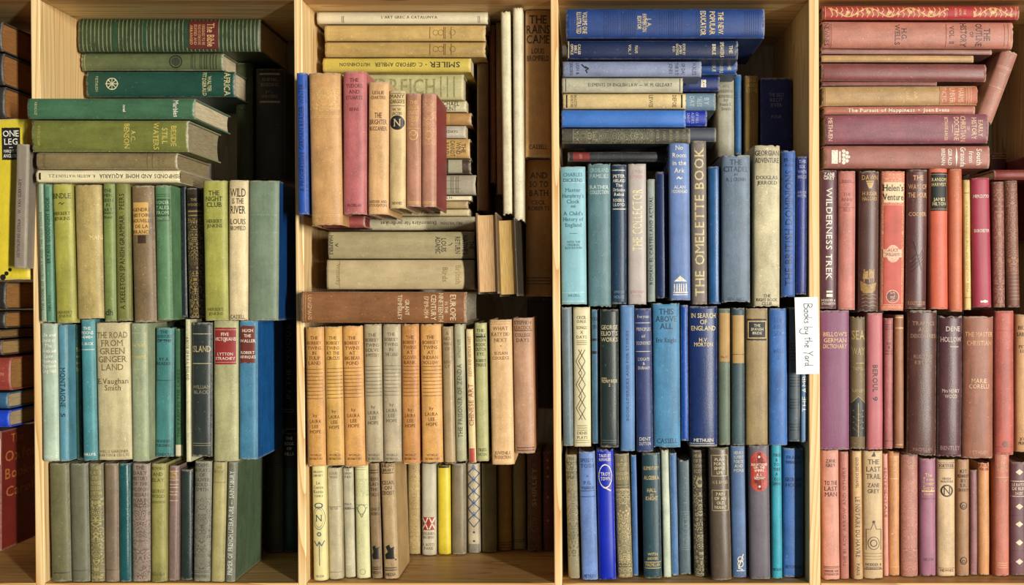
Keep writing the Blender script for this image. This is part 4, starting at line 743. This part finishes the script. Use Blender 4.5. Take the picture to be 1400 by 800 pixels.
upright(g, [
 ('beige grey book, faint lettering', 980.3, 1004, 981, 1004.5, 109, 215, '#9a9784', dict(d=.1, T=[tl(118, 7, 4, ['AN', 'ENGLISHMAN', 'REMEMBERS'], '#6e6a58', .8), tl(137, 6, 4, ['by', 'Francis K.', 'Smith'], '#5e5a4a', .7)])),
 ('slim vivid blue book', 1004.8, 1013.5, 1005, 1014, 102, 212, '#1f5d94', dict(T=[bars([127, 130, 134], 1, '#153f68')])),
 ('gold brown book, gilt lettering', 1018, 1037.4, 1018.5, 1037, 103.5, 212, '#a87c38', dict(fray=2, T=[tl(110, 7, 4.5, ['SINS', 'AND', 'LOVE'], '#e0bd70', .8), tl(131, 7.5, 5, ['IS', 'LOVE'], '#b9924c', .7), bar(154, 155, '#b9924c', -.5, .5), tl(162, 7, 4, ['LEE'], '#b9924c', .5)])),
 ('wide dark navy book', 1039.5, 1083, 1040, 1083, 106.5, 208, '#24307a', dict(fray=2.5, wear=1.8, T=[tl(130, 7, 4.8, ['THE BEST', 'RECIT', 'EVER'], '#8a86a0', .5), t(160, 4, 'FOUR', '#8a86a0', .35)])),
], d=.1, dp=.13)

# the handwritten card taped over the divider edge
def card():
    d = -.0215; e_ = thing('paper_sign', 'white card with handwriting, stuck on divider edge between blue and red bays', 'sign', (0, 0, 0))
    x, z = px(1103.6, 459, d); e_.location = (x, d, z); e_.rotation_euler = (0, math.radians(-1.2), 0)
    s_ = (1+d/D)/1000; hw, hh = 15.8*s_, 52.6*s_
    bm = bmesh.new(); n = 8
    P = lambda i, j, o: (-hw+2*hw*i/3, o+.0016*((j/n)-.5)**2*4, -hh+2*hh*j/n)
    Fv = [[bm.verts.new(P(i, j, 0)) for i in range(4)] for j in range(n+1)]; Bv = [[bm.verts.new(P(i, j, .0004)) for i in range(4)] for j in range(n+1)]
    for j in range(n):
        for i in range(3):
            bm.faces.new((Fv[j][i], Fv[j][i+1], Fv[j+1][i+1], Fv[j+1][i])); bm.faces.new((Bv[j][i+1], Bv[j][i], Bv[j+1][i], Bv[j+1][i+1]))
        bm.faces.new((Bv[j][0], Fv[j][0], Fv[j+1][0], Bv[j+1][0])); bm.faces.new((Fv[j][3], Bv[j][3], Bv[j+1][3], Fv[j+1][3]))
    link('card', bm, flat_mat('white_card', '#f4f6f8', .55, .03), e_)
    # pen strokes, written along a = reading direction (down the card), b = letter height
    L = {
     'B': [[(0, 0), (.05, 1)], [(0, 1), (.45, .95), (.5, .7), (.1, .52)], [(.1, .52), (.6, .4), (.62, .1), (.3, 0), (0, .02)]],
     'o': [[(.25, .45), (.05, .35), (.02, .12), (.2, 0), (.4, .1), (.42, .35), (.25, .45), (.5, .42)]],
     'k': [[(.02, 0), (.05, .95)], [(.4, .5), (.08, .25), (.42, 0)]],
     's': [[(.32, .45), (.1, .42), (.08, .3), (.3, .18), (.25, .02), (0, .02)]],
     'b': [[(.05, 1), (.02, .05), (.25, 0), (.42, .15), (.35, .38), (.08, .35)]],
     'y': [[(0, .45), (.08, .15), (.3, .1), (.42, .45)], [(.42, .45), (.4, -.3), (.2, -.6), (-.1, -.55), (-.3, -.3)]],
     't': [[(.15, .9), (.12, .1), (.25, 0)], [(-.05, .55), (.4, .6)]],
     'h': [[(.02, 0), (.08, .95)], [(.05, .3), (.25, .45), (.36, .35), (.38, 0)]],
     'e': [[(.02, .22), (.35, .28), (.3, .45), (.1, .42), (.0, .2), (.12, 0), (.38, .05)]],
     'Y': [[(0, 1), (.28, .5)], [(.6, 1), (.28, .5), (.12, -.25)]],
     'a': [[(.35, .4), (.1, .42), (.0, .15), (.15, 0), (.35, .2), (.36, .42), (.38, .02), (.48, .02)]],
     'r': [[(.02, .42), (.05, 0)], [(.05, .25), (.15, .4), (.32, .42)]],
     'd': [[(.35, .35), (.1, .4), (.0, .15), (.15, 0), (.35, .15)], [(.4, 1), (.36, .02), (.48, 0)]],
    }
    adv = {'B': .72, 'Y': .6, 't': .42, 's': .42, 'r': .38, 'k': .5}
    quads = []; a = 0; hpx = 11.5*s_; L0 = []
    for c in 'Books by the Yard':
        if c == ' ': a += .38; continue
        for st_ in L[c]: L0.append([(a+q[0], q[1]) for q in st_])
        a += adv.get(c, .55)
    k = 86*s_/a
    bm = bmesh.new()
    class Fl:
        w = 1
        def y(self, x): return 0
    for st_ in L0:
        pts = [(-.0035+b_*hpx, 43.5*s_-aa*k) for aa, b_ in st_]
        V, F = stroke_geo(pts, .00085)
        vs = [bm.verts.new((X_, .0016*(((Z_+hh)/(2*hh))-.5)**2*4-.00035, Z_)) for X_, Z_ in V]
        for f in F:
            fc = bm.faces.new([vs[i] for i in f]); fc.normal_update()
            if fc.normal.y > 0: fc.normal_flip()
    o = link('handwriting', bm, ink('#24242a'), e_); o['label'] = 'black handwriting'
card()

# ============================================================ RED BAY
g = 'lowest row of red bay'
upright(g, [
 ('salmon pink book, black lettering', 1123.6, 1146.8, 1125.3, 1148.8, 616, 793.5, '#d78a78', dict(T=[tl(631, 6, 4.4, ['ZANE', 'GREY'], '#4a2622', .56), tl(661, 7.8, 5.6, ['TO THE', 'LAST', 'MAN'], '#4a2622', .76), bars([775, 777], .8, '#4a2622', -.95, .95), tl(781, 4.4, 3, ['HODDER AND', 'STOUGHTON'], '#4a2622', .84)])),
 ('narrow rose book', 1147.4, 1160.6, 1149.6, 1160.8, 618, 792.7, '#bd6a5e', dict(T=[v(775, 640, 4.4, 'THE BLACK ARROW AND OTHERS', '#8f4840')])),
 ('tan book, downward black title', 1163.3, 1179, 1166.6, 1179.6, 617, 793, '#c79a68', dict(T=[v(680, 762, 5.6, 'LE NOTAIRE DU HAVRE', '#4a3626'), v(626, 668, 4, 'GEORGES DUHAMEL', '#4a3626'), v(771, 787, 4, 'PARIS', '#4a3626')])),
 ('cream tan book, arched blocking', 1180.3, 1207.3, 1180.8, 1207.8, 617, 792, '#c9a67c', dict(mott=.7, T=[poly(622, [(-3, -3), (3, -3), (1, 4)], '#3c2c22'), tl(632, 10, 6.4, ['THE', 'LAST', 'TRAIL'], '#4c3828', .72), tl(664, 8, 5.4, ['ZANE', 'GREY'], '#4c3828', .6), stk(728, [(-10, -24), (-10, 4), (-4, 4), (0, 14), (4, 4), (10, 4), (10, -24)], .9, '#6d543c'), ring(743, 9, '#4c3828', .9, .9), ring(743, 5, '#4c3828', 1.2), disc(714, 2, '#4c3828'), bars([757, 761, 765], .6, '#6d543c', -.9, .9), tl(772, 5, 3.4, ['HODDER &', 'STOUGHTON'], '#4c3828', .8), bar(778, 779, '#4c3828')])),
 ('pink book, half hidden, red print', 1207.6, 1213.5, 1208.5, 1215.5, 621, 786.6, '#d98d80', dict(T=[v(640, 708, 3.4, 'SENTIMENTALE', '#a84438')])),
 ('orange tan book, gilt bands', 1213.5, 1231, 1215.8, 1229.8, 617, 784, '#cd8450', dict(rough=.45, T=[bars([625, 655, 775], 1, '#e0b27c'), tl(632, 7, 4, ['TWO', 'LITTLE', 'FOLK'], '#dfae74', .66)])),
 ('rosy brown blocked book', 1232.4, 1255.5, 1232.4, 1255.5, 622, 788, '#a8665a', dict(pat='scroll', acc='#c08474', vr=(.05, .8), T=[tl(632, 7, 4, ['THE AGED', 'WHEELS'], '#d19a80', .7)])),
 ('mauve book, gilt script', 1257.3, 1280, 1258.5, 1280, 627, 786, '#9a6078', dict(mott=.6, fray=2.5, T=[tl(650, 5.8, 4.6, ['The', 'Town', 'Traveller', 'George'], '#ddbc84', .7), bar(671, 673, '#ddbc84', -.8, .8), tl(676, 4, 2.6, ['GISSING'], '#ddbc84', .6), bar(682, 683, '#7d4860', -.97, .97), t(765, 4, 'NELSON', '#7d4860', .6)])),
 ('cream tan book, round N mark', 1281.3, 1306.5, 1282, 1306.5, 628.6, 786.6, '#cda981', dict(T=[bars([633.5, 641], .6, '#4c3828'), t(637.5, 4.4, 'FORTITUDE', '#4c3828', .8), tl(655, 4, 3, ['HUGH', 'WALPOLE'], '#4c3828', .7), ring(671.5, 8.5, '#2c2420', 2), t(671.5, 10, 'N', '#2c2420', .36), bars([777], .6, '#4c3828'), t(780, 3.2, 'NEWNES', '#4c3828', .7)])),
 ('brown book, curled black monograms', 1308, 1325.6, 1308.4, 1325.6, 628.6, 785, '#a3734f', dict(T=[tl(645, 6.4, 4.4, ['KIT', 'KENNEDY', 'BY', 'S.R.', 'CROCKETT'], '#3c2418', .84), ring(692, 5.4, '#3c2418', 1.3, .9), ring(693, 2.5, '#3c2418', 1), ring(767, 5.4, '#3c2418', 1.3, .9), ring(768, 2.5, '#3c2418', 1)])),
 ('slim low mauve book', 1326.5, 1336.2, 1327, 1336.4, 643, 781, '#8f5c62', dict()),
 ('orange tan book, red print', 1337.2, 1353, 1337.4, 1353.4, 633, 782, '#c9834e', dict(fray=2.5, T=[tl(637, 5, 4, ['PAUL', 'VERLAINE'], '#a8322a', .8)])),
 ('tall salmon red book, gilt lines', 1359.3, 1380.5, 1359.7, 1380.5, 620, 785, '#b95f50', dict(T=[tl(628, 5.4, 3.8, ['CHATTO', 'OF', 'ENGLAND', 'VOL. V'], '#dcae80', .7), bars([653], .7, '#dcae80'), tl(657, 4, 3, ['MACAULAY'], '#dcae80', .66), bars([770, 773, 776], .7, '#dcae80', -.7, .7)])),
 ('plum book, white diamond florets', 1381.8, 1404, 1381.8, 1404, 632, 781.7, '#6a4048', dict(T=[[dia(y, 5.2, 4.2, '#e0cfb0') for y in (646, 693, 717, 742, 768)], [disc(y, 1.3, '#6a4048') for y in (646, 693, 717, 742, 768)], bars([658.5, 679], .9, '#e0cfb0', -.97, .97), tl(663, 5.6, 3.8, ['LE RAYON', 'DE BLEU'], '#e0cfb0', .85), t(675, 3.6, 'DAUDET', '#e0cfb0', .5), bars([705, 753], .8, '#543038')])),
], floor=FL)
g = 'middle row of red bay'
upright(g, [
 ('wide mauve book, gilt title', 1121.2, 1161.5, 1121.2, 1161.8, 424.4, 615, '#82486a', dict(p=3.4, mott=.4, T=[tl(457, 8.2, 5.6, ["BELLOW'S", 'GERMAN', 'DICTIONARY'], '#e4bb84', .8)])),
 ('olive brown book, leafy panel', 1162.6, 1183.4, 1162.8, 1183.4, 433, 614.5, '#6c5534', dict(fray=2, T=[tl(458, 22, 12, ['SEA', 'WAY'], '#b29a60', .86), bar(496, 497, '#b29a60', -.3, .8), t(504, 5, 'THOMAS', '#b29a60', .7), t(534, 4.4, 'NANSEN', '#b29a60', .8), poly(575, [(-9.5, -22), (9.5, -22), (9.5, 24), (0, 33), (-9.5, 24)], '#2a2a28'), stk(575, [(0, -22), (0, 24)], 1, '#b29a60'), [stk(575, [(0, y), (s_*7, y+6)], 1.2, '#b29a60') for y in (-16, -8, 0, 8) for s_ in (-1, 1)], stk(575, [(-9.5, 24), (0, 33), (9.5, 24)], 1.2, '#b29a60')])),
 ('pink book, downward title', 1184.7, 1207.3, 1184.9, 1207.5, 428, 615, '#b8606c', dict(p=3.2, mott=.4, T=[v(499, 536, 6.4, 'BEROUL', '#2c1418'), v(542, 548, 6.4, '9', '#2c1418')])),
 ('slim rose book, dark bands', 1209.3, 1221.5, 1209.3, 1220.7, 435, 614, '#a8585c', dict(T=[bars([444, 447, 450], 1, '#6e3438'), tl(470, 5, 3.4, ['VOL', 'III'], '#6e3438', .5), bars([480, 484, 603], 1, '#6e3438')])),
 ('slim brown orange book', 1223, 1236, 1223, 1235.8, 430.6, 613, '#9c5c3c', dict(T=[bars([434, 448.5], 2, '#d59c6c'), bars([608], 1.2, '#d59c6c')])),
 ('maroon brown book, torn head', 1241.3, 1282, 1240.3, 1280, 424.4, 623, '#542c28', dict(p=2, b=.005, rough=.38, fray=3.5, wear=2.4, mott=1.1, T=[tl(442, 8.6, 5, ['TRAFFICS', 'AND', 'DISCOVERIES'], '#a8806a', .84), tl(487.5, 8, 4.8, ['RUDYARD', 'KIPLING'], '#9a7460', .64), t(614, 4.6, 'MACMILLAN', '#9a7460', .66)])),
 ('plum brown book, silver title', 1282.7, 1316.4, 1281.5, 1315, 431.7, 624.7, '#56303a', dict(p=2, b=.005, rough=.38, fray=3.5, wear=2.2, T=[t(449.5, 6.4, 'DENE', '#d6bfb0', .6, .15), t(464, 6.4, 'HOLLOW', '#d6bfb0', .84), bar(473.5, 474.4, '#d6bfb0', -.1, .6), t(534, 4.6, 'Mrs HENRY', '#d6bfb0', .7), t(541.5, 4.6, 'WOOD', '#d6bfb0', .5), t(612, 5.4, 'BENTLEY', '#a8807c', .8)])),
 ('wide brown book, gilt title', 1317, 1359, 1316, 1358, 432.5, 627, '#965440', dict(p=2.2, b=.004, fray=2, wear=1.6, T=[t(457, 6, 'THE MASTER', '#d9a878', .9), t(469, 6, 'CHRISTIAN', '#d9a878', .8), t(520.5, 5.6, 'MARIE', '#dcb088', .5), t(528, 5.6, 'CORELLI', '#dcb088', .66), t(618, 4.6, 'METHUEN', '#c08a64', .6)])),
 ('coral red book', 1360.3, 1387, 1360.6, 1386.6, 425, 622, '#b34640', dict(mott=1.2, T=[tl(434, 8, 4.4, ['THE', 'HOPE', '', 'DEAR', 'LEIGH'], '#c96a54', .6), bars([452, 611], .7, '#8f3430'), disc(607, 4, '#7a4038')])),
 ('peach tan book at frame edge', 1388.8, 1412, 1389, 1411.6, 430, 618, '#c78c5c', dict(T=[tl(448, 9, 5, ['BEAU', 'SABREUR'], '#5c3828', .9), tl(474, 6, 4, ['PETER', 'LOTI'], '#5c3828', .7), tl(600, 6, 4, ['JOHN', 'MURRAY'], '#5c3828', .7)])),
], d=.002)
g = 'upper row of red bay'
upright(g, [
 ('plum book, white downward title', 1121.5, 1145, 1121.4, 1143.8, 233, 422.5, '#5c3240', dict(p=2.2, b=.004, rough=.42, mott=.6, T=[tl(238.5, 5, 4.4, ['ZANE', 'GREY'], WH, .66), v(257, 382, 8, 'WILDERNESS TREK', WH), bar(397.5, 406, WH, -.3, .45), bar(400, 402, '#5c3240', -.3, .45), tl(410.5, 4.6, 3, ['HODDER &', 'STOUGHTON'], WH, .84)])),
 ('salmon cloth book', 1145.6, 1170.3, 1145.3, 1169.6, 234, 424, '#b8645c', dict(mott=1.1, T=[tl(243, 5, 3.6, ['', 'RIDER', ''], '#8f4840'), bars([250], .7, '#8f4840'), tl(266, 7, 4.4, ['THE', 'ANNE', 'OF', 'ISLE'], '#9a5048', .66), bars([284], .7, '#8f4840')])),
 ('brown book, gilt sailing ship', 1174.7, 1202.8, 1174.2, 1200.5, 234, 426.5, '#5b3a36', dict(p=2, b=.004, rough=.42, fray=2.5, wear=1.6, T=[t(243, 6, 'DAWN', '#cfa468', .8), bar(247.5, 249, '#cfa468', -.4, .4), poly(254, [(-5, 4), (5, 4), (2, -4), (-2, -4)], '#cfa468'), tl(265, 7, 4.8, ['H RIDER', 'HAGGARD'], '#cfa468', .74), poly(392, [(-11, -5), (-12, 8), (-3, 3), (1, 3), (10, 6), (8, -5), (3, -9), (-8, -9)], '#a8834c'), [stk(382, [(x, -4), (x, 14)], 1.2, '#b8925a') for x in (-7, 0, 6)], poly(376, [(-9, -5), (-1, -6), (-2, 6), (-8, 3)], '#b8925a'), poly(375, [(0, -6), (7, -5), (5, 5), (1, 7)], '#a8834c'), [stk(404+i*5, [(-10, 0), (-5, 2), (0, 0), (5, 2), (10, 0)], .8, '#a8834c') for i in range(4)]])),
 ('salmon book, ornate cream frames', 1204, 1238.6, 1203.4, 1235.3, 234, 425, '#c9624c', dict(p=3.4, mott=.5, pat='scroll', acc='#e3a988', vr=(.0, .99), T=[lab(279, 418, '#c4584a', [frame(280, 417, '#e9b896', .95, .6), disc(347, 12, '#e3b190', .8), bar(341, 352, '#e3b190', -.8, .8), tl(342, 6, 4, ['ALICE', 'WILLIAMS'], '#7c2c26', .6), disc(405.5, 7.4, '#6f342c'), ring(405.5, 9, '#e9b896', .9), v(412, 399, 6, 'NLS', '#d9a48c')], -.74, .74), lab(249.5, 277, '#e9cda0', [t(257, 8.6, "Helen's", '#252428', .84), t(269.5, 8.6, 'Venture', '#252428', .84)], -.8, .86)])),
 ('brown plum book, gilt title', 1240.3, 1268.6, 1238.2, 1266.8, 232, 423, '#5e3434', dict(p=2, b=.004, rough=.36, T=[t(243.5, 6.4, 'THE', '#d9a878', .5), t(255.5, 6.4, 'WAYS OF', '#d9a878', .88), t(267, 6.4, 'THE HOUR', '#d9a878', .9), t(293, 5, 'COOPER', '#d9a878', .84), [stk(352, [(-8, -20+q*6), (-2, -14+q*6), (2, -10+q*4), (8, -4+q*5)], 1, '#2c1614') for q in range(4)], stk(345, [(-6, 15), (0, -5), (6, -25)], 1.2, '#2c1614'), t(414.5, 4.6, 'ROUTLEDGE', '#c08f6c', .84)])),
 ('bright coral book, black label', 1269.6, 1296, 1271, 1296.4, 230, 423, '#cf4a34', dict(mott=.5, p=2.2, b=.004, T=[lab(236, 288.5, '#1c201f', [frame(238.5, 286.5, '#c08a5c', .93, .6), tl(246, 6.6, 4.4, ['RANSOM', 'HARVEST'], '#e4cf94', .76), tl(273, 6, 4.2, ['JAMES', 'HILTON'], '#e4cf94', .7)], -.8, .9)])),
 ('coral orange book, faint gilt', 1297, 1316.3, 1298.5, 1316.3, 230.6, 426.5, '#c55a38', dict(p=2.2, mott=.6, T=[tl(243, 5, 3.6, ['THE', 'AZTEC', '', 'GLASS'], '#dc8a5c', .6), tl(268, 5, 4, ['H.P', 'B'], '#dc8a5c', .5)])),
 ('narrow cream book', 1317, 1326.2, 1319, 1328.2, 246, 424, '#ddb76c', dict(T=[bars([264, 407], 1, '#8a6a34'), v(400, 275, 3, 'THE HOUND OF THE NORTH ROAD', '#b8924c')])),
 ('crimson magenta book, white print', 1327.3, 1354, 1331.4, 1356, 243, 420.6, '#a01f48', dict(mott=.3, wear=.5, rough=.5, p=2.6, T=[t(268.5, 4, 'MERCUTIO', WH, .84), t(315.5, 4, 'DORCHESTER', WH, .8), disc(412, 2, WH, 1.2, .2), bar(411, 413.5, WH, -.3, .5)])),
 ('brown red blocked book', 1357, 1373.3, 1358.5, 1375.5, 248.6, 420.5, '#7c4034', dict(pat='floral', acc='#a8705c', vr=(.0, .96))),
 ('brown red ornate book, lattice foot', 1374, 1391, 1376.5, 1396, 247, 420.5, '#6e3c30', dict(pat='floral', acc='#a87458', vr=(.28, .98), psc=1.3, T=[bars([374+i*5 for i in range(8)], .8, '#a87458', -.9, .9)])),
], d=.002)
g = 'stack in red bay'
stack(g, [
 ('red book, gold floral scroll', 1123.5, 1393, 7.5, 27, '#a82028', dict(d=-.004, dp=.14, mott=.4, rough=.45, T=[stk(1258, [(6*math.sin(q/9.0), q) for q in range(-126, 127, 3)], 1.2, '#dcae72'), [stk(1258, [(6*math.sin(q/9.0), q), (6*math.sin(q/9.0)*-.1+sg*2.5, q+4), (sg*6.5, q+2)], 1.3, '#dcae72') for q in range(-124, 126, 7) for sg in (-1, 1)], [disc(1258+q, 3.0, '#dcae72', .8) for q in (-99, -71, -42, -14, 14, 71, 99)],bars([1128, 1388], .8, '#d8a468'), lab(1296, 1330, '#b0242c', [tl(1318, -6, 3, ['THE', 'NEW', 'GOLDEN'], '#dcae74', .6)], -.8, .8)])),
 ('salmon book, black title', 1123.5, 1384, 29, 66, '#b46a5a', dict(d=-.004, dp=.17, dy=1, p=2.4, b=.004, fray=2.5, T=[bars([1134, 1136, 1372, 1377], .7, '#8a4c40', -.96, .96), t(1129.5, 5.6, 'NEWNES', '#532c28', .84), t(1235, 6.6, 'H.G.', '#4c2a26', .5), t(1226, 6.6, 'WELLS', '#4c2a26', .76), t(1300, 6, 'VOL. II', '#532c28', .66), bar(1292, 1293, '#8a4c40'), t(1348, 8, 'THE', '#4c2a26', .46), t(1337, 8, 'OUTLINE', '#4c2a26', .84), t(1327, 4.6, 'OF', '#4c2a26', .22), t(1316, 8, 'HISTORY', '#4c2a26', .88)])),
 ('thin rose brown book', 1122.5, 1356, 67, 74, '#96605a', dict(d=.0, dp=.13, dy=1)),
 ('thin tan book', 1122.5, 1331, 75, 85, '#bd8a54', dict(d=-.002, dp=.13, dy=.5, side='#7a5a68', pages='#8a7888')),
 ('crimson brown book', 1122.5, 1348, 86, 110.5, '#803c3c', dict(d=-.004, dp=.14, dy=1.5, rough=.42)),
 ('thin dark red book', 1123.5, 1281, 111.5, 117.5, '#7c3430', dict(d=.0, dp=.13)),
 ('worn tan book, red label', 1123.5, 1336, 118, 145, '#b58a58', dict(d=-.004, dp=.14, dy=-1, fray=2.5, wear=2, mott=1.1, T=[bars([1126, 1128], .8, '#93693c'), [t(q, 5, s_, '#d9b070', .5) for q, s_ in ((1240, 'WAR'), (1251, 'AIR'))], lab(1284, 1335.5, '#b86a50', [frame(1285, 1321, '#dfae80', .9, .6), t(1313, 7, 'HARMS', '#e6b888', .72), t(1301, 7, 'UNIVER', '#e6b888', .78), t(1290, 6, 'ENCYCL', '#e6b888', .8), bars([1324, 1327], .7, '#dfae80')], -1, 1, 1)])),
 ('thin salmon book, white title', 1126, 1333, 145.5, 157, '#b5604f', dict(d=-.002, dp=.13, dy=-1, T=[v(1159, 1250, 4.8, 'The Pursuit of Happiness', WH), disc(1256, .9, WH), v(1262, 1297, 4.6, 'Joan Evans', WH)])),
 ('thick plum rose book, gilt title', 1127, 1351, 157, 197.5, '#874656', dict(d=-.006, dp=.15, dy=-1.5, p=3, fray=2, T=[t(1135, 5.4, 'METHUEN', '#e2bd9c', .78), t(1340, 6, 'EARLY', '#e0b690', .56), t(1331, 6.4, 'HISTORY', '#e0b690', .74), t(1323, 3.6, 'OF', '#e0b690', .14), t(1316, 6.6, 'CHRISTIAN', '#e0b690', .86), t(1307, 6.6, 'DOCTRINE', '#e0b690', .8), bar(1301, 1301.8, '#e0b690', -.3, .3), t(1293, 4.4, 'BETHUNE-BAKER', '#e0b690', .8)])),
 ('salmon brown book, white tree stamp', 1126, 1352.5, 199, 230.5, '#a05a50', dict(d=-.004, dp=.14, p=3, T=[[stk(1141, [(x*.9, -1), (x*.9, -4)], 1.2, WH) for x in ()], bar(1136.5, 1145, WH, -.6, .6), bar(1146.5, 1149, WH, -.5, .5), [disc(1153, 2.5, WH, 1, u_) for u_ in (-.5, -.15, .2, .5)], [disc(1157.5, 2.4, WH, 1, u_) for u_ in (-.35, 0, .35)], disc(1160, 1.8, WH), t(1338, 7, 'South', WH, .72), t(1327, 6, 'from', WH, .5), t(1316, 7, 'Granada', WH, .86), poly(1307, [(-14, 0), (0, 1.4), (14, 0), (0, -1.4)], WH), t(1298, 5, 'GERALD', WH, .72), t(1289, 5, 'BRENAN', WH, .72)])),
])
make_book('rose book leaning diagonally against the right end of red bay stack', None, (1345, 166), (1381, 70), 24, .012, '#a8685a', dp=.14, T=[bars([92, 94, 120], .8, '#c99a80'), t(78, 6, 'NEW', '#c99a80', .4), t(103, 6, 'MAY', '#c99a80', .4)], fray=2, lying=False)
g = 'shadowed back row of red bay'
upright(g, [
 ('brown book with faint lettering', 1316, 1342, 1316, 1342, 228, 300, '#4a2c1c', dict(d=.14, T=[t(237, 6, 'SAINT', '#a88a5c', .6)])),
 ('dark maroon book, gilt rules', 1353.5, 1391, 1354, 1391, 209, 330, '#502630', dict(T=[bars([213.5, 216.5], 1.3, '#b9905c', -.97, .97), t(237, 6, 'CASSELL', '#8a6a5c', .8)])),
 ('deep red book at frame edge', 1392, 1420, 1392, 1420, 212, 330, '#6d1a1c', dict(d=.07)),
], d=.15, dp=.11)
stack('red bay front ledge', [('dark red book lying over ornate spines', 1358, 1440, 232, 246, '#7c1618', dict(d=.03, dp=.09))], grp=None)

# ============================================================ LEFT BAY
g = 'stack at top of left bay'
stack(g, [
 ('black book, tan page ends', -190, 3.5, 29, 70, '#2a2622', dict(wear=.35, pages='#a06c34')),
 ('black book, tan page ends', -190, 5.5, 72.5, 116, '#262320', dict(wear=.35, pages='#a06c34')),
 ('black book, tan page ends', -190, 7.5, 118.5, 161, '#2a2622', dict(wear=.35, pages='#a06c34')),
], d=.028, dp=.15)
YB = '#d9c31c'
make_book('yellow book with black title label beside the first divider', None, (8, 383), (4, 163), 66, .004, YB, dp=.02, kind='paper', mott=.4, rough=.45, p=6, b=.001,
          T=[lab(175, 219, '#141310', [t(183, 8, 'ONE', '#efe8d8', .33, .34), t(194, 8, 'LEG', '#efe8d8', .31, .34), bar(201.5, 202.6, '#efe8d8', .26, .42), t(207, 4, 'MARQUIS OF', '#efe8d8', .3, .34), t(213.5, 4.4, 'ANGLESEY', '#efe8d8', .32, .34)], -.04, .72),
             disc(374, 3, '#16140e', 1, .05), disc(379, 4, '#16140e', 1, -.1), disc(369, 2.5, '#16140e', 1, .2)])
make_book('thin grey book with upward black title in front of yellow book', None, (26.5, 367), (31, 197), 18, -.03, '#8a7d6e', dp=.03, kind='paper', mott=.4, pages='#7a6e5c',
          T=[v(352, 300, 4, 'EXISTENTIALISM AND AUSTRALIA', '#1c1814', -.2), v(292, 245, 4, 'W. VAN GUERNSEY', '#1c1814', -.2)], p=5, b=.0008)
g = 'lower stack of left bay'
stack(g, [
 ('black book, thick tan pages', -190, 9, 385, 423, '#1d1a16', dict(wear=.35, pages='#a07238')),
 ('black book, tan pages', -190, 8, 426, 449, '#211d18', dict(wear=.35, pages='#a07238')),
 ('thin brown book', -190, 0, 451, 463, '#4a3018', dict(wear=.35, pages='#8a6a3a')),
 ('dark red brown book, pale pages', -190, 3.5, 465, 486, '#3c1d14', dict(wear=.35, pages='#a98a58')),
 ('deep red book', -190, 15.5, 489, 534, '#8a1f18', dict(wear=.35, pages='#a07238', T=[v(-20, 6, 4, 'LLEWELLYN', '#c9a080')])),
 ('slate blue book', -190, 12, 537, 559, '#2f5878', dict(wear=.35, pages='#b5a27c')),
 ('vivid blue book', -190, 14, 561, 584.5, '#1740c0', dict(wear=.35, pages='#b09c78')),
], d=.028, dp=.15)
bk = make_book('dark red book with large gilt title on its cover, left bay', None, (-24, 754), (-24, 590), 50, .055, '#6e0c12', dp=.12, rough=.42, mott=.4, p=2.6,
               T=[lab(600, 636, '#e0d2a8', [bar(610, 611, '#8a7a50')], .2, .96)])
# its front board carries the title
bm = bmesh.new(); W2 = 50*(1+.055/D)/2000-.0002
for s_, yy, zz_, hh_, ww_ in (('The', .012+.035, .157, .012, .034), ('Oxford', .064, .132, .015, .104), ('Book of', .064, .107, .015, .104), ('Carols', .062, .081, .014, .09)):
    V, F, Ln = text_geo(s_); k_ = ww_/Ln
    if s_ == 'The': y0 = .028
    elif s_ == 'Carols': y0 = .014
    else: y0 = .012
    vs = [bm.verts.new((W2+.0003, y0+a*k_, zz_-hh_/2+b_*hh_)) for a, b_ in V]
    for f in F:
        fc = bm.faces.new([vs[i] for i in f]); fc.normal_update()
        if fc.normal.x < 0: fc.normal_flip()
link('cover_lettering', bm, ink('#b06a34'), bk)
print('BOOKS', N_BOOK)
